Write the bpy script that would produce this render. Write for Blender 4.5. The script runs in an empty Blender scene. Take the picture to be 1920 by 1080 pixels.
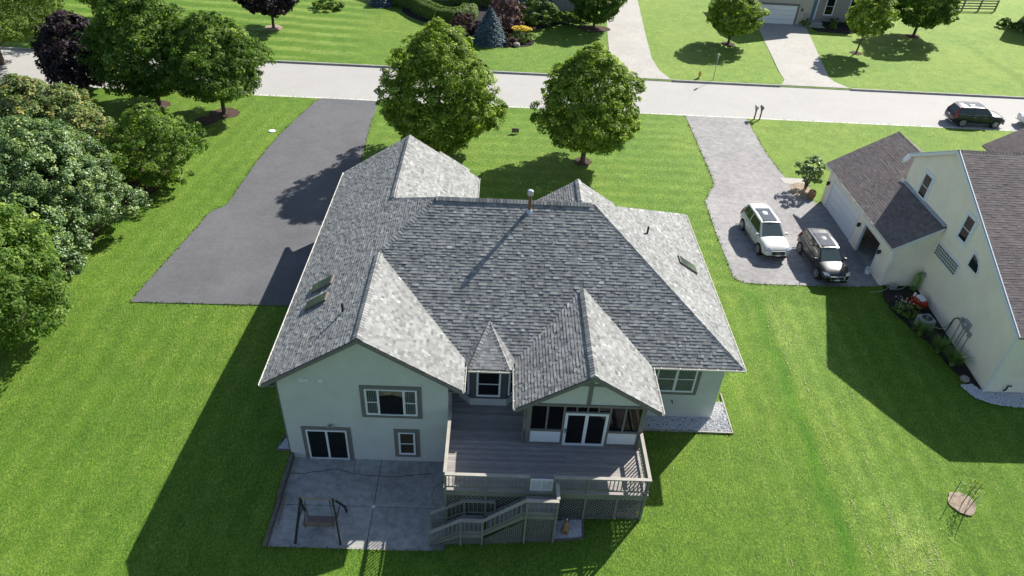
import bpy, math, random
import numpy as np
from mathutils import Vector, Matrix
random.seed(7); rng = np.random.default_rng(7)
R = math.radians
scn = bpy.context.scene
col = scn.collection

# ------------------------------------------------------------------ camera, sky, sun, exposure
H = 27.0
PITCH, YAW, ROLL, FPX = R(37.193), R(2.309), R(3.630), 1318.2
fw = np.array([math.sin(YAW)*math.cos(PITCH), math.cos(YAW)*math.cos(PITCH), -math.sin(PITCH)])
rt = np.array([math.cos(YAW), -math.sin(YAW), 0.0]); up = np.cross(rt, fw)
rt, up = math.cos(ROLL)*rt + math.sin(ROLL)*up, -math.sin(ROLL)*rt + math.cos(ROLL)*up
cam = bpy.data.cameras.new("camera"); cam_o = bpy.data.objects.new("camera", cam); col.objects.link(cam_o)
m = Matrix.Identity(4)
for i in range(3):
    m[i][0], m[i][1], m[i][2] = rt[i], up[i], -fw[i]
m[2][3] = H
cam_o.matrix_world = m
cam.sensor_width = 36.0; cam.lens = FPX/1920*36.0
cam.clip_end = 3000
scn.camera = cam_o

SUN = Vector((0.92, 1.03, 1.0)).normalized()          # towards the sun
world = bpy.data.worlds.new("World"); scn.world = world; world.use_nodes = True
wn = world.node_tree
sky = wn.nodes.new("ShaderNodeTexSky"); sky.sky_type = 'NISHITA'; sky.sun_disc = False
sky.sun_elevation = math.asin(SUN.z); sky.sun_rotation = math.atan2(SUN.x, SUN.y)
sky.altitude = 250; sky.air_density = 1.0; sky.dust_density = 1.2
wn.links.new(sky.outputs[0], wn.nodes["Background"].inputs[0])
wn.nodes["Background"].inputs[1].default_value = 0.076
sl = bpy.data.lights.new("sun", 'SUN'); sl.energy = 5.0; sl.angle = R(0.53); sl.color = (1.0, 0.955, 0.88)
so = bpy.data.objects.new("sun", sl); col.objects.link(so)
so.rotation_euler = SUN.to_track_quat('Z', 'Y').to_euler(); so.location = (30, 40, 60)
scn.view_settings.view_transform = 'Standard'; scn.view_settings.look = 'None'
scn.view_settings.gamma = 1.0; scn.view_settings.use_curve_mapping = False
scn.view_settings.exposure = 0.95

# ------------------------------------------------------------------ terrain height and pixel -> ground
def lerp_tab(tab, v):
    return np.interp(v, [p[0] for p in tab], [p[1] for p in tab])
PL = [(-50,-.9),(8,-.3),(13,-.1),(16,.03),(16.9,.05),(21,.32),(25.5,.8),(31,1.55),(34,1.60),(45,1.58),(58,1.5),(400,1.5)]
PR = [(-50,-.3),(8,.2),(13,.55),(18,.9),(24,1.25),(31,1.52),(36,1.57),(45,1.58),(58,1.5),(400,1.5)]
PN = [(-50,-.6),(8,-.1),(15,.15),(20,.38),(27,.75),(31,1.08),(35.6,1.40),(46,1.42),(58,1.5),(400,1.5)]
def sst(a, b, x):
    t = np.clip((x-a)/(b-a), 0, 1); return t*t*(3-2*t)
ROAD_N, ROAD_F = 60.75, 69.35
def g(x, y):
    x = np.asarray(x, float); y = np.asarray(y, float)
    a = lerp_tab(PL, y); b = lerp_tab(PR, y); c = lerp_tab(PN, y)
    t = sst(-3.5, 7.5, x); z = a*(1-t)+b*t
    t2 = sst(14, 23, x); z = z*(1-t2)+c*t2
    return z
def gz(x, y): return float(g(x, y))
def ray(px, py): return fw + (px-960)/FPX*rt - (py-540)/FPX*up
def G(px, py):
    d = ray(px, py); z = 1.2
    for _ in range(30):
        t = (z-H)/d[2]; z = .5*z + .5*gz(d[0]*t, d[1]*t)
    t = (z-H)/d[2]
    return Vector((d[0]*t, d[1]*t, z))

# ------------------------------------------------------------------ materials
def newmat(name):
    mt = bpy.data.materials.new(name); mt.use_nodes = True
    if hasattr(mt, "cycles") and hasattr(mt.cycles, "use_bump_map_correction"): mt.cycles.use_bump_map_correction = False
    nt = mt.node_tree; return mt, nt, nt.nodes["Principled BSDF"]
def N(nt, typ, **kw):
    n = nt.nodes.new(typ)
    for k, v in kw.items():
        if k == 'ins':
            for a, b in v.items(): n.inputs[a].default_value = b
        else: setattr(n, k, v)
    return n
def rgb(c): return (c[0], c[1], c[2], 1)
def mixc(nt, fac, a, b, typ='MIX'):
    n = nt.nodes.new("ShaderNodeMix"); n.data_type = 'RGBA'; n.blend_type = typ
    for sock, v in ((n.inputs[0], fac), (n.inputs[6], a), (n.inputs[7], b)):
        if hasattr(v, 'is_linked') or isinstance(v, bpy.types.NodeSocket): nt.links.new(v, sock)
        elif isinstance(v, (int, float)): sock.default_value = v
        else: sock.default_value = rgb(v)
    return n.outputs[2]
def ramp(nt, src, stops):
    n = nt.nodes.new("ShaderNodeValToRGB"); e = n.color_ramp.elements
    while len(e) < len(stops): e.new(.5)
    for i, (p, c) in enumerate(stops):
        e[i].position = p; e[i].color = rgb(c) if not isinstance(c, (int, float)) else (c, c, c, 1)
    nt.links.new(src, n.inputs[0]); return n.outputs[0]
def coords(nt, scale=(1, 1, 1), kind='Object', rot=(0, 0, 0)):
    tc = nt.nodes.new("ShaderNodeTexCoord"); mp = nt.nodes.new("ShaderNodeMapping")
    nt.links.new(tc.outputs[kind], mp.inputs[0]); mp.inputs['Scale'].default_value = scale; mp.inputs['Rotation'].default_value = rot
    return mp.outputs[0]
def noise(nt, vec, scale, detail=4, rough=.6, out=0):
    n = N(nt, "ShaderNodeTexNoise", ins={'Scale': scale, 'Detail': detail, 'Roughness': rough})
    nt.links.new(vec, n.inputs['Vector']); return n.outputs[out]
def bumpn(nt, h, strength, dist, bsdf):
    b = N(nt, "ShaderNodeBump", ins={'Strength': strength, 'Distance': dist})
    nt.links.new(h, b.inputs['Height']); nt.links.new(b.outputs[0], bsdf.inputs['Normal']); return b
def M(name, c, rough=.8, var=.25, scale=2.5, fine=40, finevar=.12, bump=.3, bdist=.004, spec=.3, metal=0, stretch=(1, 1, 1), rnd=0):
    mt, nt, b = newmat(name)
    v = coords(nt, stretch)
    n1 = noise(nt, v, scale); n2 = noise(nt, v, fine, 2)
    dk = [x*(1-var) for x in c]; lt = [min(1, x*(1+var)) for x in c]
    base = ramp(nt, n1, [(.3, dk), (.7, lt)])
    f = ramp(nt, n2, [(.3, 1-finevar), (.7, 1+finevar)])
    o = mixc(nt, 1.0, base, f, 'MULTIPLY')
    if rnd:
        oi = nt.nodes.new("ShaderNodeObjectInfo")
        o = mixc(nt, 1.0, o, ramp(nt, oi.outputs['Random'], [(0, 1-rnd), (1, 1+rnd)]), 'MULTIPLY')
    nt.links.new(o, b.inputs['Base Color'])
    b.inputs['Roughness'].default_value = rough; b.inputs['Specular IOR Level'].default_value = spec; b.inputs['Metallic'].default_value = metal
    if bump: bumpn(nt, n2, bump, bdist, b)
    return mt
MT = {}
MT['stucco'] = M('stucco', (.56, .565, .535), .9, .06, 1.2, 60, .07, .4, .004)
MT['taupe'] = M('taupe_trim', (.18, .168, .15), .75, .08)
MT['taupe_dark'] = M('taupe_siding', (.10, .10, .10), .75, .08)
MT['white'] = M('white_vinyl', (.74, .76, .78), .45, .04, bump=.05, spec=.4)
MT['gutter'] = M('gutter_paint', (.62, .61, .56), .5, .06, bump=.05)
MT['soffit'] = M('soffit', (.22, .22, .20), .8, .05)
MT['blind'] = M('blind', (.46, .47, .48), .7, .1, bump=0)
MT['dark'] = M('dark_interior', (.012, .013, .016), .9, .2, bump=0)
MT['cream'] = M('cream_stucco', (.88, .80, .66), .9, .06, .8, 50, .06, .4, .004)
MT['deckwood'] = M('deck_wood', (.285, .262, .248), .8, .22, 1.5, 25, .2, .4, .003, stretch=(1, 12, 12), rnd=.2)
MT['railwood'] = M('rail_wood', (.34, .32, .275), .75, .15, 2, 25, .1, .3, .003)
MT['postwood'] = M('stained_wood', (.20, .20, .17), .8, .15, 2, 25, .12, .3, .003)
MT['lattice'] = M('lattice_wood', (.20, .19, .175), .8, .15, 2, 25, .1, .2)
MT['timber'] = M('timber_edging', (.15, .13, .11), .9, .35, 2, 15, .25, .6, .01, stretch=(6, 1, 6))
MT['blackmetal'] = M('black_metal', (.018, .018, .02), .45, .2, bump=.1, spec=.5)
MT['greymetal'] = M('grey_metal', (.33, .35, .37), .45, .12, bump=.1, metal=.3)
MT['silver'] = M('galvanised', (.55, .57, .6), .35, .1, bump=.05, metal=.7)
MT['rust'] = M('rusty_pipe', (.19, .11, .05), .6, .4, 6, bump=.2)
MT['bark'] = M('bark', (.10, .08, .065), .95, .35, 5, 20, .3, .8, .02, stretch=(1, 1, .3))
MT['mulch'] = M('mulch', (.075, .05, .04), 1, .5, 4, 30, .6, 1, .04)
MT['mulch_pale'] = M('pale_mulch', (.30, .24, .18), 1, .35, 3, 25, .4, 1, .03)
MT['darkmulch'] = M('dark_mulch', (.03, .026, .024), 1, .5, 4, 30, .6, 1, .04)
MT['pebble'] = M('pebble', (.55, .55, .56), .8, .35, 15, 40, .2, .2)
MT['brick'] = M('brick_pale', (.36, .33, .31), .9, .25, 6, 30, .2, .3)
MT['siding_gray'] = M('gray_siding', (.20, .225, .215), .85, .08, stretch=(.2, .2, 6))
MT['siding_cream'] = M('pale_siding', (.45, .42, .37), .85, .06)
MT['cedar'] = M('weathered_bench', (.24, .18, .17), .8, .25, 3, 30, .15, .3, stretch=(1, 8, 8))
MT['fence'] = M('fence_wood', (.27, .23, .19), .9, .3, 3, 20, .2, .4)
MT['tyre'] = M('tyre', (.02, .02, .021), .85, .2, bump=.1)
MT['red'] = M('red_plastic', (.35, .03, .02), .5, .15, bump=.05)
MT['redlamp'] = M('red_lamp', (.35, .02, .03), .2, .1, bump=0, spec=.6)
MT['hose'] = M('green_hose', (.14, .30, .05), .5, .1, bump=.05)
MT['palehose'] = M('pale_hose', (.32, .38, .24), .5, .1, bump=.05)
MT['yellow'] = M('yellow_paint', (.65, .42, .08), .5, .15, bump=.05)
MT['terra'] = M('terracotta', (.33, .19, .10), .8, .3, 8)
MT['stone'] = M('stone', (.30, .26, .24), .9, .3, 3, 20, .2, .5, .02)
MT['blue'] = M('blue_plastic', (.12, .22, .33), .5, .1, bump=0)
MT['cloth'] = M('pale_cloth', (.5, .48, .45), .9, .2)
MT['brownmail'] = M('brown_mailbox', (.16, .12, .08), .6, .2)

def glassmat(name, tint, refl=1.0, trans=.5):
    mt, nt, b = newmat(name)
    nt.nodes.remove(b)
    tr = N(nt, "ShaderNodeBsdfTransparent"); tr.inputs[0].default_value = rgb(tint)
    gl = N(nt, "ShaderNodeBsdfGlossy"); gl.inputs['Roughness'].default_value = .03
    fr = N(nt, "ShaderNodeFresnel"); fr.inputs[0].default_value = 1.5
    mx = nt.nodes.new("ShaderNodeMixShader")
    nt.links.new(fr.outputs[0], mx.inputs[0]); nt.links.new(tr.outputs[0], mx.inputs[1]); nt.links.new(gl.outputs[0], mx.inputs[2])
    nt.links.new(mx.outputs[0], nt.nodes["Material Output"].inputs[0]); return mt
MT['glass'] = glassmat('window_glass', (.74, .79, .8))
MT['screen'] = glassmat('insect_screen', (.30, .31, .33))
def darkglass(name, c):
    mt, nt, b = newmat(name); b.inputs['Base Color'].default_value = rgb(c); b.inputs['Roughness'].default_value = .06
    b.inputs['Specular IOR Level'].default_value = .7; return mt
MT['carglass'] = darkglass('car_glass', (.02, .026, .028))
MT['carglass_pale'] = darkglass('windscreen_glass', (.10, .125, .12))
MT['skyglass'] = darkglass('skylight_glass', (.06, .085, .07))
MT['sunroof'] = darkglass('sunroof_glass', (.05, .065, .085))
MT['glassblock'] = darkglass('glass_block', (.13, .14, .12))
def carpaint(name, c, rough=.18, metal=0.0):
    mt, nt, b = newmat(name); b.inputs['Base Color'].default_value = rgb(c); b.inputs['Roughness'].default_value = rough
    b.inputs['Metallic'].default_value = metal
    b.inputs['Coat Weight'].default_value = .45; b.inputs['Coat Roughness'].default_value = .05; return mt
MT['paint_white'] = carpaint('paint_pale_silver', (.56, .56, .52), .35)
MT['paint_black'] = carpaint('paint_black', (.010, .011, .014), .32)
MT['paint_clean_white'] = carpaint('paint_white', (.72, .73, .75), .3)
MT['chrome'] = M('chrome', (.6, .62, .64), .2, .05, bump=0, metal=.9)

# shingles
def shingle_mat(name, stops, use_attr=True):
    mt, nt, b = newmat(name)
    if use_attr:
        a = N(nt, "ShaderNodeAttribute"); a.attribute_name = 'tone'; src = a.outputs['Fac']
    else:
        a = N(nt, "ShaderNodeObjectInfo"); src = a.outputs['Random']
    c = ramp(nt, src, stops)
    v = coords(nt); n2 = noise(nt, v, 90, 3); n1 = noise(nt, v, .7, 3)
    c = mixc(nt, 1, c, ramp(nt, n2, [(.25, .72), (.75, 1.28)]), 'MULTIPLY')
    c = mixc(nt, 1, c, ramp(nt, n1, [(.3, .88), (.7, 1.1)]), 'MULTIPLY')
    nt.links.new(c, b.inputs['Base Color']); b.inputs['Roughness'].default_value = .9; b.inputs['Specular IOR Level'].default_value = .25
    bumpn(nt, n2, .22, .003, b); return mt
SH = [(0, (.115, .117, .115)), (.3, (.185, .188, .183)), (.55, (.25, .255, .248)), (.8, (.32, .325, .315)), (1, (.43, .435, .42))]
SHO = [(0, (.15, .152, .149)), (.5, (.235, .24, .233)), (1, (.33, .335, .325))]
MT['shingle'] = shingle_mat('shingles', SH); MT['shingle_obj'] = shingle_mat('shingle_single', SHO, False)
SHN = [(0, (.105, .088, .088)), (.5, (.155, .132, .13)), (1, (.21, .185, .178))]
MT['shingle_nb'] = shingle_mat('dark_shingles', SHN)

# ground materials
def lawn_mat():
    mt, nt, b = newmat('lawn_grass')
    v = coords(nt)
    a = N(nt, "ShaderNodeAttribute"); a.attribute_name = 'tone'
    big = noise(nt, v, .12, 3); mid = noise(nt, v, 1.1, 4, .65)
    vs = coords(nt, (3.2, 1.0, 1), rot=(0, 0, R(14)))
    fine = noise(nt, vs, 5.5, 6, .75); grain = noise(nt, v, 13, 4, .8)
    c = ramp(nt, fine, [(.28, (.031, .073, .006)), (.5, (.080, .160, .012)), (.72, (.165, .25, .027))])
    c = mixc(nt, 1, c, ramp(nt, mid, [(.3, (.80, .84, .8)), (.7, (1.18, 1.12, 1.2))]), 'MULTIPLY')
    c = mixc(nt, 1, c, ramp(nt, big, [(.3, (.82, .92, .85)), (.7, (1.12, 1.05, 1.1))]), 'MULTIPLY')
    c = mixc(nt, 1, c, ramp(nt, grain, [(.30, (.42,.50,.36)), (.5, (.95,.97,.9)), (.70, (1.75,1.55,2.2))]), 'MULTIPLY')
    t = ramp(nt, a.outputs['Fac'], [(0, (.46, .84, .14)), (.5, (1, 1, 1)), (1, (2.3, 1.75, 4.0))])
    c = mixc(nt, 1, c, t, 'MULTIPLY')
    nt.links.new(c, b.inputs['Base Color']); b.inputs['Roughness'].default_value = .75; b.inputs['Specular IOR Level'].default_value = .25
    ad = N(nt, "ShaderNodeMath", operation='ADD'); nt.links.new(fine, ad.inputs[0]); nt.links.new(grain, ad.inputs[1])
    bp = bumpn(nt, ad.outputs[0], 1.0, .06, b)
    gl = N(nt, "ShaderNodeBsdfGlossy"); gl.inputs['Roughness'].default_value = .62
    nt.links.new(mixc(nt, 1, c, (3.2, 2.7, 3.5), 'MULTIPLY'), gl.inputs['Color']); nt.links.new(bp.outputs[0], gl.inputs['Normal'])
    mx = nt.nodes.new("ShaderNodeMixShader"); mx.inputs[0].default_value = .085
    nt.links.new(b.outputs[0], mx.inputs[1]); nt.links.new(gl.outputs[0], mx.inputs[2]); nt.links.new(mx.outputs[0], nt.nodes["Material Output"].inputs[0])
    return mt
MT['lawn'] = lawn_mat()
def asphalt(name, c, var, patch, fine=140, rough=.85):
    mt, nt, b = newmat(name); v = coords(nt)
    n1 = noise(nt, v, .35, 5, .6); n2 = noise(nt, v, fine, 2); n3 = noise(nt, v, 3, 6, .7)
    o = ramp(nt, n1, [(.3, [x*(1-var) for x in c]), (.7, [x*(1+var) for x in c])])
    o = mixc(nt, 1, o, ramp(nt, n2, [(.3, .8), (.7, 1.2)]), 'MULTIPLY')
    o = mixc(nt, 1, o, ramp(nt, n3, [(.35, 1-patch), (.65, 1+patch)]), 'MULTIPLY')
    nt.links.new(o, b.inputs['Base Color']); b.inputs['Roughness'].default_value = rough; b.inputs['Specular IOR Level'].default_value = .3
    bumpn(nt, n2, .4, .006, b); return mt
MT['asphalt_new'] = asphalt('sealed_asphalt', (.110, .111, .118), .13, .09)
MT['asphalt_old'] = asphalt('worn_asphalt', (.245, .237, .236), .2, .2, 60)
MT['road'] = asphalt('road_concrete', (.355, .345, .33), .04, .03)
MT['concrete'] = asphalt('drive_concrete', (.36, .345, .315), .07, .09)
MT['gutterpan'] = asphalt('gutter_concrete', (.52, .51, .48), .05, .05)
MT['kerb'] = asphalt('kerb_concrete', (.32, .31, .29), .15, .15)
MT['patio'] = asphalt('patio_concrete', (.36, .355, .335), .24, .22)

# ------------------------------------------------------------------ mesh helpers
class MB:
    def __init__(s): s.v = []; s.f = []; s.t = []
    def quad(s, *p):
        n = len(s.v); s.v += [tuple(q) for q in p]; s.f.append(tuple(range(n, n+len(p)))); return s
    def box(s, x0, x1, y0, y1, z0, z1):
        n = len(s.v)
        s.v += [(x0,y0,z0),(x1,y0,z0),(x1,y1,z0),(x0,y1,z0),(x0,y0,z1),(x1,y0,z1),(x1,y1,z1),(x0,y1,z1)]
        s.f += [tuple(n+i for i in q) for q in ((3,2,1,0),(4,5,6,7),(0,1,5,4),(1,2,6,5),(2,3,7,6),(3,0,4,7))]; return s
    def prism(s, poly, d):
        n = len(s.v); k = len(poly); d = Vector(d)
        s.v += [tuple(p) for p in poly] + [tuple(Vector(p)+d) for p in poly]
        s.f.append(tuple(range(n+k-1, n-1, -1))); s.f.append(tuple(range(n+k, n+2*k)))
        for i in range(k):
            j = (i+1) % k; s.f.append((n+i, n+j, n+k+j, n+k+i))
        return s
    def tube(s, pts, r, k=8, caps=True):
        pts = [Vector(p) for p in pts]; n0 = len(s.v)
        rs = r if isinstance(r, (list, tuple)) else [r]*len(pts)
        for i, p in enumerate(pts):
            d = (pts[min(i+1, len(pts)-1)] - pts[max(i-1, 0)]).normalized()
            a = d.orthogonal().normalized() if i == 0 else (a - d*a.dot(d)).normalized()
            b = d.cross(a)
            for j in range(k):
                q = p + (a*math.cos(2*math.pi*j/k) + b*math.sin(2*math.pi*j/k))*rs[i]; s.v.append(tuple(q))
        for i in range(len(pts)-1):
            for j in range(k):
                a0 = n0+i*k+j; a1 = n0+i*k+(j+1) % k; s.f.append((a0, a1, a1+k, a0+k))
        if caps:
            s.f.append(tuple(range(n0+k-1, n0-1, -1))); e = n0+(len(pts)-1)*k; s.f.append(tuple(range(e, e+k)))
        return s
    def beam(s, p, q, w, h):
        p = Vector(p); q = Vector(q); d = (q-p).normalized()
        upv = Vector((0, 0, 1)) if abs(d.z) < .95 else Vector((0, 1, 0))
        sd = d.cross(upv).normalized()*w/2; u = sd.cross(d).normalized()*h/2
        return s.prism([p-sd-u, p+sd-u, p+sd+u, p-sd+u], q-p)
    def build(s, name, mat, parent=None, smooth=False, bevel=0):
        me = bpy.data.meshes.new(name); me.from_pydata(s.v, [], s.f)
        import bmesh
        bm = bmesh.new(); bm.from_mesh(me)
        if len(bm.faces) > 1: bmesh.ops.recalc_face_normals(bm, faces=bm.faces)
        if bevel: bmesh.ops.bevel(bm, geom=list(bm.edges), offset=bevel, segments=2, affect='EDGES', profile=.6)
        bm.to_mesh(me); bm.free()
        if smooth: me.polygons.foreach_set('use_smooth', [True]*len(me.polygons))
        me.materials.append(MT[mat] if isinstance(mat, str) else mat)
        o = bpy.data.objects.new(name, me); col.objects.link(o)
        if parent is not None: o.parent = parent
        return o
def inst(src, parent=None, loc=(0,0,0), rot=(0,0,0), sc=(1,1,1), name=None):
    o = src.copy(); col.objects.link(o); o.parent = parent; o.location = loc; o.rotation_euler = rot; o.scale = sc
    return o
def thing(name, label, cat, loc=(0,0,0), rz=0, group=None):
    o = bpy.data.objects.new(name, None); col.objects.link(o); o.empty_display_size = .3
    o.location = loc; o.rotation_euler = (0, 0, rz); return tag(o, label, cat, group)
def tag(o, label, cat, group=None):
    o['label'] = label; o['category'] = cat
    if group: o['group'] = group
    return o
def struct(o): o['kind'] = 'structure'; return o
def stuff(o): o['kind'] = 'stuff'; return o
def np_mesh(name, verts, faces, mat, parent=None, tone=None, smooth=False):
    """verts (n,3), faces (m,k) arrays; tone one value per vertex"""
    me = bpy.data.meshes.new(name); k = faces.shape[1]
    me.vertices.add(len(verts)); me.vertices.foreach_set('co', np.asarray(verts, np.float32).ravel())
    me.loops.add(faces.size); me.loops.foreach_set('vertex_index', faces.astype(np.int32).ravel())
    me.polygons.add(len(faces)); me.polygons.foreach_set('loop_start', np.arange(0, faces.size, k, dtype=np.int32))
    me.update(calc_edges=True)
    me.polygons.foreach_set('use_smooth', np.full(len(faces), smooth, bool))
    if tone is not None:
        at = me.attributes.new('tone', 'FLOAT', 'POINT'); at.data.foreach_set('value', np.asarray(tone, np.float32))
    me.materials.append(MT[mat] if isinstance(mat, str) else mat)
    o = bpy.data.objects.new(name, me); col.objects.link(o)
    if parent is not None: o.parent = parent
    return o
def inpoly(x, y, poly):
    x = np.asarray(x); y = np.asarray(y); r = np.zeros(x.shape, bool); k = len(poly)
    for i in range(k):
        x0, y0 = poly[i][:2]; x1, y1 = poly[(i+1) % k][:2]
        c = ((y0 > y) != (y1 > y)) & (x < (x1-x0)*(y-y0)/((y1-y0) if y1 != y0 else 1e-9)+x0); r ^= c
    return r

# ------------------------------------------------------------------ ground
def axis(a):
    out = []
    for lo, hi, st in a: out += list(np.arange(lo, hi-1e-6, st))
    return np.array(sorted(set(np.round(out, 4))))
PX0, PX1, PY0, PY1 = -9.05, -1.45, 16.9, 21.7          # patio hole
xs = axis([(-900,-300,150),(-300,-100,40),(-100,-45,4),(-45,-30,1),(-30,PX0,.35),(PX0,PX1,.38),(PX1,11.2,.35),(11.2,36,.35),(36,60,1),(60,120,4),(120,300,40),(300,1000,150)])
ys = axis([(-300,-20,60),(-20,8,4),(8,PY0,.35),(PY0,PY1,.4),(PY1,60.2,.35),(60.2,70,.25),(70,96,.7),(96,140,4),(140,400,40),(400,1400,200)])
X, Y = np.meshgrid(xs, ys)
Z = g(X, Y)
rd = sst(ROAD_N-.1, ROAD_N+.15, Y)*(1-sst(ROAD_F-.15, ROAD_F+.1, Y)); Z = Z - .32*rd
Z += .03*np.sin(X*.31+1)*np.sin(Y*.27)*(np.abs(Y-65) > 8)*(Y < 140)*(1-inpoly(X, Y, [(-22,29),(-9,29),(-9,60),(-22,60)]))*(1-inpoly(X, Y, [(14,33),(28,33),(28,60),(14,60)]))
nx, ny = len(xs), len(ys)
idx = np.arange(nx*ny).reshape(ny, nx)
fc = np.stack([idx[:-1,:-1], idx[:-1,1:], idx[1:,1:], idx[1:,:-1]], -1).reshape(-1, 4)
cx = (X[:-1,:-1]+X[1:,1:]).ravel()/2; cy = (Y[:-1,:-1]+Y[1:,1:]).ravel()/2
hole = ((cx > PX0) & (cx < PX1) & (cy > PY0) & (cy < PY1)) | ((cx > -8.9) & (cx < -1.7) & (cy > 21.7) & (cy < 39.5)) | ((cx > -1.7) & (cx < 11.0) & (cy > 24.1) & (cy < 36.0)) | ((cx > 24.9) & (cx < 34) & (cy > 36.0) & (cy < 45.5)) | ((cx > 27.3) & (cx < 40) & (cy > 27.3) & (cy < 40.5))
fc = fc[~hole]
# lawn tone: mown stripes, lush strip, pale clippings, dry patches, painted haze glow (0..1, .5 neutral)
def linedist(x, y, a, b):
    a = np.array(a[:2]); b = np.array(b[:2]); d = (b-a)/np.linalg.norm(b-a)
    return (x-a[0])*d[1]-(y-a[1])*d[0], (x-a[0])*d[0]+(y-a[1])*d[1]
tone = np.full(X.shape, .5)
jit = rng.normal(0, 1, X.shape)
tone += .02*jit
l1a, l1b = G(1412, 560), G(1600, 1079)
d1, s1 = linedist(X, Y, l1a, l1b)
lush = np.exp(-((d1+.15*np.sin(s1*1.3))/.32)**2)*(Y < 34)*(X > 9)
tone -= .36*lush
stripe = .5+.5*np.tanh(3*np.sin(d1*2*math.pi/1.15))
right = sst(11.9, 12.6, X)*(1-sst(33, 36, Y))*sst(4, 9, Y)
tone += right*(.13*(stripe-.5))
tone += .10*sst(-.5, -1.0, d1)*0 + .09*(sst(.5, 1.2, -d1)*(1-sst(4.0, 6.5, -d1)))*(Y < 33)*(X > 12)
pp = G(1700, 1010); tone += .24*np.exp(-((X-pp.x)**2+((Y-pp.y)/1.4)**2)/2.2)*(rng.uniform(0, 1, X.shape) > .35)
pp = G(1470, 620); tone += .15*np.exp(-((X-pp.x)/1.1)**2-((Y-pp.y)/3.0)**2)
# front lawn rows, far left mown bands, far right pale line
tone += (Y > 34)*(Y < 60)*(X > -10)*(X < 16)*.08*np.tanh(2*np.sin(Y*2*math.pi/1.5))
tone += (Y > 70)*np.clip((-14-X)/4, 0, 1)*.22*np.tanh(3*np.sin((Y+.10*X)*2*math.pi/2.7))
tone += .12*sst(10, 20, X)*sst(42, 52, Y)+.05*(Y > 70)  # far-right haze glow painted into the tone; lawn over the road paler
a, b = G(1765, 58), G(1919, 155); dd, ss = linedist(X, Y, a, b); tone -= .3*np.exp(-(dd/.28)**2)*(Y > 70)
left = (X < -9)*(Y < 60); dl, _ = linedist(X, Y, G(180, 640), G(560, 190)); tone += left*.06*np.tanh(2*np.sin(dl*2*math.pi/1.3))
tone = np.clip(tone, 0, 1)
lawn = struct(np_mesh('lawn', np.stack([X.ravel(), Y.ravel(), Z.ravel()], 1), fc, 'lawn', tone=tone.ravel(), smooth=True))

def sheet(name, poly, off, mat, step=1.0, zfun=None):
    """flat-ish paved sheet draped on the ground, with small thickness"""
    import bmesh
    bm = bmesh.new(); pts = [(p[0], p[1]) for p in poly]; dense = []
    for i in range(len(pts)):
        a = np.array(pts[i]); b = np.array(pts[(i+1) % len(pts)]); k = max(1, int(np.linalg.norm(b-a)/step))
        for j in range(k): dense.append(a+(b-a)*j/k)
    vs = [bm.verts.new((p[0], p[1], 0)) for p in dense]
    f = bm.faces.new(vs); bmesh.ops.triangulate(bm, faces=[f])
    ed = [e for e in bm.edges if e.calc_length() > step*2.5]
    for _ in range(4):
        ed = [e for e in bm.edges if e.calc_length() > step*2.5]
        if not ed: break
        bmesh.ops.subdivide_edges(bm, edges=ed, cuts=1); bmesh.ops.triangulate(bm, faces=bm.faces[:])
    for v in bm.verts: v.co.z = (zfun(v.co.x, v.co.y) if zfun else gz(v.co.x, v.co.y)) + off
    bm.normal_update()
    if sum(f.normal.z for f in bm.faces) < 0: bmesh.ops.reverse_faces(bm, faces=bm.faces[:])
    r = bmesh.ops.extrude_face_region(bm, geom=bm.faces[:])
    for e in r['geom']:
        if isinstance(e, bmesh.types.BMVert): pass
    low = [v for v in bm.verts if v not in set(x for x in r['geom'] if isinstance(x, bmesh.types.BMVert))]
    for v in low: v.co.z -= .12
    bmesh.ops.recalc_face_normals(bm, faces=bm.faces[:])
    me = bpy.data.meshes.new(name); bm.to_mesh(me); bm.free(); me.materials.append(MT[mat])
    o = bpy.data.objects.new(name, me); col.objects.link(o); return o
def smooth_poly(pts, it=2):
    pts = [np.array(p[:2], float) for p in pts]
    for _ in range(it):
        q = []
        for i in range(len(pts)):
            a, b = pts[i], pts[(i+1) % len(pts)]; q += [a*.75+b*.25, a*.25+b*.75]
        pts = q
    return pts
# our sealed driveway
dr = [(-20.05,30.85),(-19.75,33.2),(-19.4,35.9),(-19.05,38.6),(-18.95,40.0),(-18.75,40.7),(-18.3,41.2),(-18.05,41.7),(-18.0,44),(-17.9,48.1),(-17.4,53),(-16.6,57.5),(-16.1,60.05),(-15.6,60.62),(-10.6,60.55),(-10.6,57),(-10.2,49),(-9.9,44),(-9.0,41.6),(-8.95,39.0),(-8.95,31.05)]
struct(sheet('driveway', dr, .03, 'asphalt_new'))
# neighbour's worn driveway
nd = [(15.25,35.5),(15.7,35.0),(16.6,34.92),(24.55,35.35),(24.7,37),(24.7,45.2),(24.0,45.8),(23.3,47.2),(22.9,50),(22.7,53.1),(22.75,58),(22.95,60.5),(17.2,60.55),(17.15,56),(17.05,51.6),(17.0,49.5),(16.9,47.6),(16.2,46.3),(15.55,44.85),(15.35,40.4)]
struct(sheet('neighbour_driveway', nd, .025, 'asphalt_old'))
# concrete drives over the road
struct(sheet('concrete_driveway', [(10.7,69.5),(17.6,69.5),(16.8,72),(16.6,75.6),(17.1,82.9),(18.4,99),(13.9,99),(13.6,92.9),(12.7,84.1),(12.0,76),(11.4,71)], .03, 'concrete'))
struct(sheet('concrete_driveway', [(28.9,69.5),(36.0,69.5),(35.0,71.2),(34.9,72.5),(38.6,90.8),(32.3,90.8),(29.9,73.5),(29.7,71)], .03, 'concrete'))
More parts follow.
